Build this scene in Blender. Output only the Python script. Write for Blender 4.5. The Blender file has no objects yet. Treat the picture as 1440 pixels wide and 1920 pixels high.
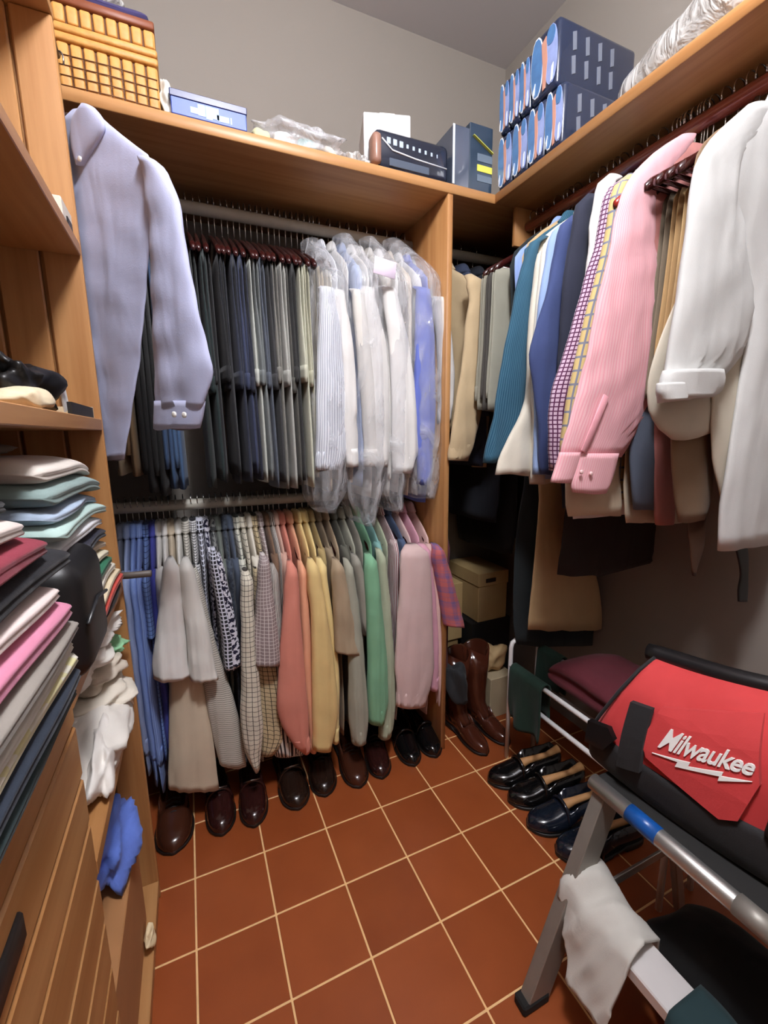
import bpy, bmesh, math, random
import numpy as np
from mathutils import Vector, Matrix

random.seed(7)
sc = bpy.context.scene
COL = sc.collection
R = math.radians

# ------------------------------------------------------------------ camera
F = 820.53                       # focal length in pixels of the 1440x1920 frame
YAW, PITCH, ROLL = 0.416067, -0.179133, -0.0117198
CAM = np.array([0.0851891, -1.2198116, 1.2889954])
_cy, _sy, _cp, _sp = math.cos(YAW), math.sin(YAW), math.cos(PITCH), math.sin(PITCH)
_f = np.array([_sy*_cp, _cy*_cp, _sp]); _r = np.array([_cy, -_sy, 0]); _u = np.cross(_r, _f)
_cr, _sr = math.cos(ROLL), math.sin(ROLL)
_r, _u = _cr*_r + _sr*_u, -_sr*_r + _cr*_u
CM = np.array([_r, _u, _f])
cam_data = bpy.data.cameras.new('camera')
cam_data.sensor_width = 36.0
cam_data.lens = F/1920*36.0
cam_data.clip_start = 0.01
cam = bpy.data.objects.new('camera', cam_data)
COL.objects.link(cam)
M4 = Matrix.Identity(4)
for i in range(3):
    M4[i][0], M4[i][1], M4[i][2], M4[i][3] = _r[i], _u[i], -_f[i], CAM[i]
cam.matrix_world = M4
sc.camera = cam


def at(u, v, axis, val):
    """survey helper: the point where the sight line of a photo pixel meets a plane of the room"""
    d = np.array([(u-720)/F, (960-v)/F, 1.0]) @ CM
    i = 'xyz'.index(axis)
    return CAM + d*(val-CAM[i])/d[i]


# ------------------------------------------------------------------ world, exposure
world = bpy.data.worlds.new('world'); sc.world = world
world.use_nodes = True
world.node_tree.nodes['Background'].inputs[0].default_value = (0.8, 0.85, 1.0, 1)
world.node_tree.nodes['Background'].inputs[1].default_value = 0.05
sc.view_settings.view_transform = 'Standard'
sc.view_settings.look = 'None'
sc.view_settings.exposure = 0.22
sc.view_settings.gamma = 1.0
sc.view_settings.use_curve_mapping = False
LAMP_POS = (0.34, -1.08, 2.66)
LAMP_POWER = 158.0
CEIL = 2.92
XL, XR, YB, YF = -0.52, 1.56, 0.68, -2.1

# ------------------------------------------------------------------ materials


def lin(c):
    return tuple(((x/255)/12.92 if x/255 <= 0.04045 else ((x/255+0.055)/1.055)**2.4) for x in c)


class NT:
    def __init__(s, name):
        s.m = bpy.data.materials.new(name); s.m.use_nodes = True
        s.t = s.m.node_tree; s.b = s.t.nodes['Principled BSDF']

    def n(s, typ, **kw):
        x = s.t.nodes.new(typ)
        for k, v in kw.items():
            if k.startswith('i_'):
                x.inputs[k[2:].replace('_', ' ')].default_value = v
            elif k[0] == 'I':
                x.inputs[int(k[1:])].default_value = v
            else:
                setattr(x, k, v)
        return x

    def l(s, a, b):
        s.t.links.new(a, b)

    def math(s, op, a, b=None):
        x = s.n('ShaderNodeMath', operation=op)
        for i, q in enumerate((a, b)):
            if q is None: continue
            if isinstance(q, (int, float)): x.inputs[i].default_value = q
            else: s.l(q, x.inputs[i])
        return x.outputs[0]

    def mix(s, fac, a, b):
        x = s.n('ShaderNodeMix', data_type='RGBA')
        if isinstance(fac, (int, float)): x.inputs[0].default_value = fac
        else: s.l(fac, x.inputs[0])
        for i, q in ((6, a), (7, b)):
            if isinstance(q, tuple): x.inputs[i].default_value = (*q[:3], 1)
            else: s.l(q, x.inputs[i])
        return x.outputs[2]


_mats = {}


def cloth(rgb, pat=None, rgb2=(40, 40, 50), su=0.012, sv=0.012, w=0.25, rough=0.85, amount=0.18):
    """woven fabric; patterns run along the cloth's own UV in metres"""
    key = ('cloth', rgb, pat, rgb2, su, sv, w, rough)
    if key in _mats: return _mats[key]
    q = NT('fabric'); g_ = sum(lin(rgb))/3; c = tuple(x*0.84+g_*0.16+0.006 for x in lin(rgb)); c2 = lin(rgb2)
    uv = q.n('ShaderNodeUVMap'); sep = q.n('ShaderNodeSeparateXYZ'); q.l(uv.outputs[0], sep.inputs[0])
    nz = q.n('ShaderNodeTexNoise', i_Scale=9.0, i_Detail=4.0)
    oi = q.n('ShaderNodeObjectInfo'); tc = q.n('ShaderNodeTexCoord')
    q.l(tc.outputs['Object'], nz.inputs['Vector'])
    dark = tuple(x*(1-amount) for x in c); lite = tuple(min(1, x*(1+amount*0.6)) for x in c)
    base = q.mix(nz.outputs[0], dark, lite)

    def band(o, s, w):
        return q.math('LESS_THAN', q.math('FRACT', q.math('MULTIPLY', o, 1.0/s)), w)
    U, V = sep.outputs[0], sep.outputs[1]
    fac = None
    if pat == 'stripe': fac = band(U, su, w)
    elif pat == 'hstripe': fac = band(V, sv, w)
    elif pat == 'check': fac = q.math('MAXIMUM', band(U, su, w), band(V, sv, w))
    elif pat == 'gingham':
        fac = q.math('MULTIPLY', q.math('ADD', band(U, su, w), band(V, sv, w)), 0.5)
    elif pat == 'blotch':
        n2 = q.n('ShaderNodeTexNoise', i_Scale=1.0/su, i_Detail=3.0); q.l(uv.outputs[0], n2.inputs['Vector'])
        fac = q.math('GREATER_THAN', n2.outputs[0], 0.5)
    elif pat == 'plaid':
        fac = q.math('MULTIPLY', q.math('ADD', q.math('ADD', band(U, su, w), band(V, sv, w)), band(V, sv*0.37, 0.12)), 0.33)
    if fac is not None: base = q.mix(fac, base, c2)
    q.l(base, q.b.inputs['Base Color'])
    q.b.inputs['Roughness'].default_value = rough
    q.b.inputs['Specular IOR Level'].default_value = 0.25
    q.b.inputs['Sheen Weight'].default_value = 0.08
    wv = q.n('ShaderNodeTexNoise', i_Scale=420.0, i_Detail=1.0); q.l(tc.outputs['Object'], wv.inputs['Vector'])
    bp = q.n('ShaderNodeBump', i_Strength=0.12, i_Distance=0.002); q.l(wv.outputs[0], bp.inputs['Height'])
    mp = q.n('ShaderNodeMapping'); mp.inputs['Scale'].default_value = (1.0, 1.0, 0.30); q.l(tc.outputs['Object'], mp.inputs[0])
    w2 = q.n('ShaderNodeTexNoise', i_Scale=15.0, i_Detail=1.5, i_Roughness=0.4, i_Distortion=0.5); q.l(mp.outputs[0], w2.inputs['Vector'])
    b2 = q.n('ShaderNodeBump', i_Strength=0.42, i_Distance=0.014); q.l(w2.outputs[0], b2.inputs['Height']); q.l(bp.outputs[0], b2.inputs['Normal'])
    q.l(b2.outputs[0], q.b.inputs['Normal'])
    _mats[key] = q.m
    return q.m


def plain(name, rgb, rough=0.5, metal=0.0, noise=0.08, scale=14, spec=0.5, emit=None, coat=0.0, bump=0.0):
    key = ('plain', name, rgb, rough, metal, noise, scale, coat)
    if key in _mats: return _mats[key]
    q = NT(name); c = lin(rgb)
    tc = q.n('ShaderNodeTexCoord'); nz = q.n('ShaderNodeTexNoise', i_Scale=scale, i_Detail=4.0)
    q.l(tc.outputs['Object'], nz.inputs['Vector'])
    q.l(q.mix(nz.outputs[0], tuple(x*(1-noise) for x in c), tuple(min(1, x*(1+noise)) for x in c)), q.b.inputs['Base Color'])
    q.b.inputs['Roughness'].default_value = rough; q.b.inputs['Metallic'].default_value = metal
    q.b.inputs['Specular IOR Level'].default_value = spec
    q.b.inputs['Coat Weight'].default_value = coat
    if emit:
        q.b.inputs['Emission Color'].default_value = (*lin(rgb), 1); q.b.inputs['Emission Strength'].default_value = emit
    if bump:
        bp = q.n('ShaderNodeBump', i_Strength=bump, i_Distance=0.004); q.l(nz.outputs[0], bp.inputs['Height'])
        q.l(bp.outputs[0], q.b.inputs['Normal'])
    _mats[key] = q.m
    return q.m


def wood(name, rgb, rgb2, axis, rough=0.42):
    """sawn and varnished timber, grain stretched along one axis"""
    q = NT(name)
    tc = q.n('ShaderNodeTexCoord'); mp = q.n('ShaderNodeMapping')
    s = [26.0, 26.0, 26.0]; s['xyz'.index(axis)] = 1.3
    mp.inputs['Scale'].default_value = s
    oi = q.n('ShaderNodeObjectInfo')
    q.l(tc.outputs['Object'], mp.inputs['Vector'])
    rv = q.n('ShaderNodeCombineXYZ'); q.l(q.math('MULTIPLY', oi.outputs['Random'], 40.0), rv.inputs[0]); q.l(rv.outputs[0], mp.inputs['Location'])
    nz = q.n('ShaderNodeTexNoise', i_Scale=1.0, i_Detail=5.0, i_Roughness=0.6); q.l(mp.outputs[0], nz.inputs['Vector'])
    rp = q.n('ShaderNodeValToRGB'); rp.color_ramp.elements[0].position = 0.36; rp.color_ramp.elements[1].position = 0.66
    q.l(nz.outputs[0], rp.inputs[0])
    rp.color_ramp.elements[0].color = (*lin(rgb2), 1); rp.color_ramp.elements[1].color = (*lin(rgb), 1)
    q.l(rp.outputs[0], q.b.inputs['Base Color'])
    q.b.inputs['Roughness'].default_value = rough
    bp = q.n('ShaderNodeBump', i_Strength=0.05, i_Distance=0.002); q.l(nz.outputs[0], bp.inputs['Height']); q.l(bp.outputs[0], q.b.inputs['Normal'])
    return q.m


def film(name, rgb, alpha, rough=0.12, crinkle=0.5, scale=18):
    q = NT(name)
    tc = q.n('ShaderNodeTexCoord'); mp = q.n('ShaderNodeMapping'); mp.inputs['Scale'].default_value = (1, 1, 0.35)
    q.l(tc.outputs['Object'], mp.inputs[0])
    nz = q.n('ShaderNodeTexNoise', i_Scale=scale, i_Detail=3.0, i_Distortion=1.2); q.l(mp.outputs[0], nz.inputs['Vector'])
    bp = q.n('ShaderNodeBump', i_Strength=crinkle, i_Distance=0.03); q.l(nz.outputs[0], bp.inputs['Height'])
    tr = q.n('ShaderNodeBsdfTransparent'); tr.inputs[0].default_value = (0.96, 0.96, 0.97, 1)
    q.b.inputs['Base Color'].default_value = (*lin(rgb), 1); q.b.inputs['Roughness'].default_value = rough
    q.b.inputs['Specular IOR Level'].default_value = 0.8
    q.l(bp.outputs[0], q.b.inputs['Normal'])
    mx = q.n('ShaderNodeMixShader')
    rp = q.n('ShaderNodeMapRange'); rp.inputs[1].default_value = 0.35; rp.inputs[2].default_value = 0.75
    rp.inputs[3].default_value = alpha*0.5; rp.inputs[4].default_value = min(1, alpha*1.6)
    q.l(nz.outputs[0], rp.inputs[0]); q.l(rp.outputs[0], mx.inputs[0])
    q.l(tr.outputs[0], mx.inputs[1]); q.l(q.b.outputs[0], mx.inputs[2])
    q.l(mx.outputs[0], q.t.nodes['Material Output'].inputs[0])
    return q.m


WOOD_X = wood('honey_wood', (186, 138, 88), (164, 114, 66), 'x')
WOOD_Y = wood('honey_wood', (186, 138, 88), (164, 114, 66), 'y')
WOOD_Z = wood('honey_wood', (186, 138, 88), (162, 112, 66), 'z')
ROSE = plain('dark_rosewood', (52, 19, 18), rough=0.16, noise=0.3, coat=0.5)
ROD_BROWN = plain('mahogany_rod', (128, 64, 46), rough=0.2, noise=0.2, coat=0.5)
ROD_GREY = plain('painted_rod', (176, 172, 160), rough=0.5, noise=0.15, scale=40)
WIRE = plain('bright_wire', (190, 188, 184), rough=0.22, metal=1.0)
ALU = plain('brushed_aluminium', (196, 196, 192), rough=0.36, metal=0.85, noise=0.1, scale=30)
ALU_DULL = plain('dull_aluminium', (150, 146, 138), rough=0.5, metal=0.5, noise=0.1, scale=30)
BUTTON = plain('pearl_button', (235, 232, 226), rough=0.25)
PLASTIC_WHITE = plain('white_plastic', (236, 234, 230), rough=0.35)
FILM = film('clear_film', (236, 238, 242), 0.30, 0.1, 0.8, 16)
FILM2 = film('cloudy_film', (225, 225, 222), 0.5, 0.16, 0.9, 22)

# ------------------------------------------------------------------ building helpers


def wm(o):
    m = o.matrix_basis.copy()
    while o.parent:
        o = o.parent; m = o.matrix_basis @ m
    return m


def tag(o, label=None, cat=None, group=None, kind=None):
    if label: o['label'] = label
    if cat: o['category'] = cat
    if group: o['group'] = group
    if kind: o['kind'] = kind
    return o


def empty(name, loc, rz=0.0, label=None, cat=None, group=None, kind=None):
    o = bpy.data.objects.new(name, None); COL.objects.link(o)
    o.location = loc; o.rotation_euler = (0, 0, rz); o.empty_display_size = 0.05
    return tag(o, label, cat, group, kind)


def add(name, geo, mat, parent=None, world=True, smooth=True, label=None, cat=None, group=None, kind=None, origin=True):
    """link geometry (verts, faces[, uvs per vertex]) as one mesh object"""
    V, Fc = np.asarray(geo[0], float), geo[1]
    uvs = geo[2] if len(geo) > 2 else None
    loc = None
    if parent is not None and world:
        mi = np.array(wm(parent).inverted()); V = V @ mi[:3, :3].T + mi[:3, 3]
    if origin:
        lo, hi = V.min(0), V.max(0)
        loc = np.array([(lo[0]+hi[0])/2, (lo[1]+hi[1])/2, lo[2]]); V = V-loc
    me = bpy.data.meshes.new(name)
    me.from_pydata(V.tolist(), [], [tuple(f) for f in Fc])
    if uvs is not None:
        ul = me.uv_layers.new(name='UVMap'); li = np.zeros(len(me.loops), int); me.loops.foreach_get('vertex_index', li)
        ul.data.foreach_set('uv', np.asarray(uvs, float)[li].ravel())
    if smooth:
        me.polygons.foreach_set('use_smooth', [True]*len(me.polygons))
    me.materials.append(mat); me.update()
    o = bpy.data.objects.new(name, me); COL.objects.link(o)
    if loc is not None: o.location = loc
    if parent is not None: o.parent = parent
    return tag(o, label, cat, group, kind)


def join(*gs):
    V, Fc, U = [], [], []
    n = 0
    hasuv = all(len(g) > 2 for g in gs)
    for g in gs:
        V.append(np.asarray(g[0], float)); Fc += [tuple(i+n for i in f) for f in g[1]]
        if hasuv: U.append(np.asarray(g[2], float))
        n += len(g[0])
    return (np.vstack(V), Fc, np.vstack(U)) if hasuv else (np.vstack(V), Fc)


def box(x0, x1, y0, y1, z0, z1, bev=0.0, seg=1):
    bm = bmesh.new(); bmesh.ops.create_cube(bm, size=1)
    for v in bm.verts:
        v.co = ((x0+x1)/2+v.co.x*(x1-x0), (y0+y1)/2+v.co.y*(y1-y0), (z0+z1)/2+v.co.z*(z1-z0))
    if bev > 0: bmesh.ops.bevel(bm, geom=bm.edges[:], offset=bev, segments=seg, profile=0.5, affect='EDGES')
    V = [tuple(v.co) for v in bm.verts]; bm.verts.index_update(); Fc = [tuple(v.index for v in f.verts) for f in bm.faces]
    bm.free(); return np.array(V), Fc


def obox(c, size, rot, bev=0.0, seg=1):
    V, Fc = box(-size[0]/2, size[0]/2, -size[1]/2, size[1]/2, -size[2]/2, size[2]/2, bev, seg)
    return V @ np.array(rot).T + np.array(c), Fc


def bar(a, b, w, t, up=(0, 0, 1), bev=0.0):
    """straight bar of section w x t from a to b"""
    a, b = np.array(a, float), np.array(b, float); d = b-a; L = np.linalg.norm(d); d /= L
    s = np.cross(d, up); s /= np.linalg.norm(s); n = np.cross(s, d)
    return obox((a+b)/2, (w, L, t), np.array([s, d, n]).T, bev)


def loft(rings, cap=True, uv=True):
    """rings: (R, N, 3); closed around, capped at the ends; uv in metres"""
    r = np.asarray(rings, float); Rn, N = r.shape[:2]
    V = r.reshape(-1, 3); Fc = []
    for i in range(Rn-1):
        for j in range(N):
            k = (j+1) % N
            Fc.append((i*N+j, i*N+k, (i+1)*N+k, (i+1)*N+j))
    if cap:
        Fc.append(tuple(range(N-1, -1, -1))); Fc.append(tuple((Rn-1)*N+j for j in range(N)))
    mid = r[Rn//2]; seg = np.linalg.norm(np.roll(mid, -1, 0)-mid, axis=1); uu = np.concatenate([[0], np.cumsum(seg)[:-1]])
    c = r.mean(1); vv = np.concatenate([[0], np.cumsum(np.linalg.norm(np.diff(c, axis=0), axis=1))])
    uvs = np.stack([np.tile(uu, Rn), np.repeat(vv, N)], 1)
    return V, Fc, uvs


def tube(pts, rad, n=8, closed=False):
    p = np.asarray(pts, float); m = len(p)
    rad = np.full(m, rad) if np.isscalar(rad) else np.asarray(rad, float)
    t = np.gradient(p, axis=0); t /= np.linalg.norm(t, axis=1)[:, None]+1e-12
    ref = np.array([0, 0, 1.0]) if abs(t[0][2]) < 0.9 else np.array([1.0, 0, 0])
    rings = []; s = np.cross(t[0], ref); s /= np.linalg.norm(s)
    for i in range(m):
        s = s-t[i]*np.dot(s, t[i]); s /= np.linalg.norm(s); b = np.cross(t[i], s)
        a = np.arange(n)*2*np.pi/n
        rings.append(p[i]+rad[i]*(np.cos(a)[:, None]*s+np.sin(a)[:, None]*b))
    return loft(rings)


def ell(n=24, e=0.75):
    a = np.arange(n)*2*np.pi/n
    return np.sign(np.cos(a))*np.abs(np.cos(a))**e, np.sign(np.sin(a))*np.abs(np.sin(a))**e


def interp(rows, m):
    """smooth resample of rows (first column is the parameter)"""
    k_ = max(len(r) for r in rows); rows = np.asarray([tuple(r)+(0.0,)*(k_-len(r)) for r in rows], float); t = np.linspace(rows[0, 0], rows[-1, 0], m)
    out = [t]
    for k in range(1, rows.shape[1]):
        x, y = rows[:, 0], rows[:, k]
        d = np.gradient(y, x) if len(x) > 2 else np.full(len(x), (y[-1]-y[0])/(x[-1]-x[0]))
        i = np.clip(np.searchsorted(x, t, 'right')-1, 0, len(x)-2); h = x[i+1]-x[i]; s = (t-x[i])/h
        lin_ = (y[i+1]-y[i])/h
        # limit the slopes so that outlines do not overshoot
        d0 = np.clip(d[i], np.minimum(0, 3*lin_), np.maximum(0, 3*lin_)); d1 = np.clip(d[i+1], np.minimum(0, 3*lin_), np.maximum(0, 3*lin_))
        out.append((2*s**3-3*s**2+1)*y[i]+(s**3-2*s**2+s)*h*d0+(-2*s**3+3*s**2)*y[i+1]+(s**3-s**2)*h*d1)
    return np.stack(out, 1)


def wav(a, b, seed, fa, fb, k=4):
    """smooth random field of two coordinates"""
    rs = np.random.RandomState(seed); o = 0
    for i in range(k):
        o = o+np.sin(a*fa*rs.uniform(0.6, 1.6)+b*fb*rs.uniform(-1.3, 1.3)+rs.uniform(0, 6.28))*rs.uniform(0.5, 1)
    return o/k


def pleat(a, b, seed, fa, k=3):
    """soft-topped, sharp-valleyed folds running along b"""
    rs = np.random.RandomState(seed); o = 0
    for i in range(k):
        ph = a*fa*rs.uniform(0.5, 1.5)+b*rs.uniform(-5, 5)+rs.uniform(0, 6.28)+0.6*np.sin(b*rs.uniform(5, 12)+rs.uniform(0, 6))
        o = o+(1-2*np.abs(np.sin(ph*0.5))**0.8)*rs.uniform(0.5, 1)
    return o/k


def hang(rows, seed, n=32, m=26, fold=0.3, ff=90.0, crease=0.0, lat='y', e=0.95):
    """a hanging limb of cloth in garment space. rows: (depth, x, y, halfx, halfy); folds run downwards and grow with depth"""
    q = interp(rows, m); ce, se = ell(n, e); rings = []
    d0, d1 = q[0, 0], q[-1, 0]
    for row in q:
        d, x, y, hx, hy = row[:5]; sl_ = row[5] if len(row) > 5 else 0.0
        s = (d-d0)/(d1-d0+1e-9); g = 0.25+0.75*s
        X = x+hx*se; Y = y+hy*ce
        dD = sl_*(ce if hy >= hx else se)
        w2 = 0.0016*wav(d+0*X, d*0, seed+3, 35, 0)*s
        if hy >= hx:
            X = X+fold*max(hx, 0.006*s)*pleat(Y, d, seed, ff)*g*0.7+crease*wav(Y, d, seed+5, 22.0, 70.0); Y = Y+w2
        else:
            Y = Y+fold*max(hy, 0.006*s)*pleat(X, d, seed, ff)*g*0.7+crease*wav(X, d, seed+5, 22.0, 70.0); X = X+w2
        Z = -d-dD
        if s > 0.97 and fold > 0: Z = Z-0.008*wav(X+Y, Y*0, seed+9, 40, 0)
        rings.append(np.stack([X, Y, Z], 1))
    return loft(rings)


def cap(rr, rz, back=0.045, up=0.016):
    """close the top of a sleeve against the shoulder"""
    r = list(rr[0])+[0.0]*(6-len(rr[0])); q2 = list(r)
    q2[0] -= up; q2[2] += back if rz == 0 else back*0.6; q2[3 if rz == 0 else 4] *= 0.9; q2[4 if rz == 0 else 3] *= 0.45; q2[5] = 0.0
    return [tuple(q2)]+[tuple(x) for x in rr]


def pxrows(rows, plane, org, rz, thick):
    """rows (v, uL, uR[, shift]) read off the photo on the plane y = const -> garment-space rows"""
    out = []
    for k, (v, ul, ur) in enumerate(rows):
        a, b = at(ul, v, 'y', plane), at(ur, v, 'y', plane)
        x, hw, d = (a[0]+b[0])/2, (b[0]-a[0])/2, org[2]-(a[2]+b[2])/2
        th = thick[k] if hasattr(thick, '__len__') else thick
        dd = (a[2]-b[2])/2            # right end lower (+) or higher (-) than the middle
        if rz == 0: out.append((d, x-org[0], plane-org[1], hw, th, dd if hw > th else 0.0))
        else: out.append((d, -(plane-org[1]), x-org[0], th, hw, dd if hw > th else 0.0))
    return out


BACK, RIGHT = 0.0, R(-90)
UPPER = []
NEXT = [100]


def seed():
    NEXT[0] += 7
    return NEXT[0]


def button(par, c, r=0.0055, nrm=(0, -1, 0), m=None):
    nrm = np.array(nrm, float); nrm /= np.linalg.norm(nrm); c = np.array(c, float)
    return add('button', tube([c-nrm*0.001, c+nrm*0.0022, c+nrm*0.003], [r, r, r*0.7], 10), m or BUTTON, par, world=False)


def shirt(label, cat, org, rz, mat, ht=0.011, hb=0.014, dx=0.0, w=0.205, hem=0.80, sleeve='long', sle=0.74, slen_rows=None, group=None, 
          neck=0.082, cuffmat=None, far=True, name='dress_shirt', crease=0.0, fold=0.3, hy=0.055, collar=True, slfold=0.5, body=True, cuff=True, bodyw=1.0):
    """shirt on a hanger in garment space: y across the shoulders (minus = towards the room), x through the cloth, z down from the rod"""
    o = empty(name, org, rz, label, cat, group); s0 = seed()
    L = hem; bo = w*(1-bodyw)
    def xx(d): return dx*max(0, d-0.15)/(L-0.15)
    hbb = min(hb, max(ht*1.12, 0.0125)) if ht < 0.0135 else hb
    def hh(d): return ht+(hbb-ht)*max(0, min(1, (d-0.15)/(L-0.15)))
    rows = [(neck, 0.0, 0.004, 0.7*ht, 0.048), (neck+0.014, 0, 0.002, ht, 0.064), (neck+0.052, 0, 0, ht, 0.122), (neck+0.092, 0, 0, ht, 0.176), (neck+0.118, 0, 0, ht, w), (neck+0.14, 0, 0, ht, w),
            (0.32, xx(.3), bo*0.5, hh(.3), w*0.95-bo*0.5), (0.5, xx(.5), bo, hh(.5), w*0.96-bo), (L*0.9, xx(L*.9), bo, hh(L*.9), w*1.03-bo), (L, xx(L), bo, hh(L)*0.9, w*0.95-bo)]
    if body: add('body', hang(rows, s0, fold=fold, crease=crease, m=26), mat, o, world=False)
    if collar:
        cr = [(neck-0.018, 0, 0, ht*0.9, 0.046), (neck-0.012, 0, 0, ht*1.25, 0.054), (neck+0.006, 0, 0, ht*1.45, 0.066), (neck+0.02, 0, 0, ht*1.5, 0.078), (neck+0.024, 0, 0, ht*0.9, 0.07)]
        add('collar', hang(cr, s0, fold=0.0, m=8), mat, o, world=False)
    for sg in ((-1, 1) if far else (-1,)):
        if sg < 0 and slen_rows is not None:
            rr = cap(slen_rows, rz if rz != RIGHT else RIGHT) if len(slen_rows) < 10 else slen_rows
        elif sleeve == 'long':
            rr = [(neck+0.100, 0, sg*(w-0.03), ht, 0.016), (neck+0.13, 0, sg*(w-0.03), ht*1.1, 0.042), (0.30, xx(.27), sg*(w-0.04), hh(.27)*1.15, hy), (0.45, xx(.45), sg*(w-0.04), hh(.45)*1.2, hy),
                  (sle-0.08, xx(sle), sg*(w-0.035), hh(sle)*1.15, hy*0.85), (sle, xx(sle), sg*(w-0.035), hh(sle)*0.9, hy*0.75)]
        elif sleeve == 'short':
            rr = [(neck+0.100, 0, sg*(w-0.03), ht, 0.016), (neck+0.13, 0, sg*(w-0.02), ht*1.15, 0.05), (0.30, xx(.27), sg*(w-0.03), hh(.27)*1.15, 0.055), (sle, xx(sle), sg*(w-0.035), hh(sle)*1.25, 0.06)]
        else:
            continue
        lat = 'y'
        sl = add('sleeve', hang(rr, s0+sg+3, fold=slfold, ff=(210 if max(r[3] for r in rr) > max(r[4] for r in rr)*0.8 else 120), crease=crease*1.8, lat=lat, m=30), mat, o, world=False)
        if cuff and (sleeve == 'long' or slen_rows is not None):
            e = rr[-1]; c0 = 0.055 if sleeve == 'long' else 0.025
            pr = interp(rr, 40)[-4]
            k = 1.02
            sp = e[5] if len(e) > 5 else 0.0
            cf = [(e[0]-c0, pr[1], pr[2], max(e[3], pr[3]*0.95)*k, max(e[4], pr[4]*0.95)*k, sp), (e[0]-c0*0.5, e[1], e[2], e[3]*k, e[4]*k, sp), (e[0]+0.004, e[1], e[2], e[3]*k, e[4]*k, sp)]
            g = hang(cf, s0+sg+3, fold=0.12, m=5)
            G = np.array(g[0]); sh = np.array(hang(rr[-2:], s0, fold=0, m=2)[0]).mean(0)*0
            cobj = add('cuff', (G+sh, g[1], g[2]), cuffmat or mat, sl, world=False, origin=False)
            cobj.location = -sl.location
    UPPER.append((o, label, org))
    return o


def trousers(label, org, rz, mat, d1=0.50, d2=0.75, ht=0.010, hb=0.018, dx=0.0, w=0.10, yc=-0.10, top=0.212, cuff=True, cat='trousers', group=None):
    o = empty('trousers', org, rz, label, cat, group); s0 = seed()
    for i, (d, sx) in enumerate(((d1, -1), (d2, 1))):
        k = sx*ht*0.55
        rows = [(top-0.008, k*0.5, yc, ht*0.25, w*0.9), (top+0.01, k, yc, ht*0.5, w), (top+0.1, k, yc, ht*0.6, w*1.02), ((top+d)/2, k+dx*0.5, yc, (ht+hb)*0.28, w*1.05), (d-0.03, k+dx, yc-0.004, hb*0.5, w*1.1), (d, k+dx, yc-0.004, hb*0.5, w*1.1)]
        lg = add('leg', hang(rows, s0+i, fold=0.35, ff=55, m=18), mat, o, world=False)
        if cuff and i == 0:
            g = hang([(d-0.045, k+dx, yc-0.005, hb*0.62, w*1.13), (d+0.003, k+dx, yc-0.005, hb*0.62, w*1.13)], s0, fold=0.1, m=4)
            c = add('turn_up', g, mat, lg, world=False, origin=False); c.location = -lg.location
    UPPER.append((o, label, org))
    return o


# coat hangers: one wooden master, copied for every garment
def arc(c, r, a0, a1, n=9):
    a = np.linspace(a0, a1, n); return np.stack([np.zeros(n), c[1]+r*np.cos(a), c[2]+r*np.sin(a)], 1)


def hanger_geo(hw=0.212):
    ys = np.linspace(-hw, hw, 25); t = np.abs(ys)/hw
    z = -0.098-0.112*t**1.12; rad = 0.0065+0.0045*t
    rings = []
    ce, se = ell(10, 0.9)
    for y, zz, r, tt in zip(ys, z, rad, t):
        k = 1.0 if tt < 0.97 else 0.6
        rings.append(np.stack([se*r*0.8*k, np.full(10, y), zz+ce*r*1.25*k], 1))
    arms = loft(rings)
    pts = np.vstack([[0, 0.002, -0.10], [0, 0.002, -0.03], arc((0, 0, 0), 0.0215, -1.2, 3.6, 14)])
    hook = tube(pts, 0.0017, 6)
    barg = tube([[0, -hw*0.93, -0.203], [0, 0, -0.206], [0, hw*0.93, -0.203]], 0.005, 6)
    return arms, hook, barg


HG = hanger_geo(); HS = hanger_geo(0.172)
_master = {}


def hanger(org, rz, label, style='wood', group=None, narrow=None):
    narrow = ('inside' in label) if narrow is None else narrow; G_ = HS if narrow else HG; key_ = (style, narrow)
    mat = {'wood': ROSE, 'white': PLASTIC_WHITE, 'red': plain('red_hanger', (150, 40, 30), rough=0.25)}[style]
    o = empty('coat_hanger', org, rz, label, 'hanger', group)
    if key_ not in _master:
        a = add('arm', G_[0], mat, o, world=False); h = add('hook', G_[1], WIRE, o, world=False); b = add('crossbar', G_[2], mat, o, world=False)
        _master[key_] = (a, h, b)
    else:
        for p in _master[key_]:
            c = p.copy(); COL.objects.link(c); c.parent = o
    return o


# ------------------------------------------------------------------ the room
WALL = plain('wall_paint', (140, 133, 125), rough=0.75, noise=0.03, scale=3)
CEILM = plain('ceiling_paint', (190, 188, 190), rough=0.8, noise=0.02, scale=3)
T = 0.03
for nm, g, m in (('wall_back', box(XL-T, XR+T, YB, YB+T, 0, CEIL), WALL), ('wall_right', box(XR, XR+T, YF, YB, 0, CEIL), WALL), ('wall_left', box(XL-T, XL, YF, YB, 0, CEIL), WALL),
                 ('wall_front', box(XL-T, XR+T, YF-T, YF, 0, CEIL), WALL), ('ceiling', box(XL-T, XR+T, YF-T, YB+T, CEIL, CEIL+T), CEILM)):
    add(nm, g, m, smooth=False, kind='structure')
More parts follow.
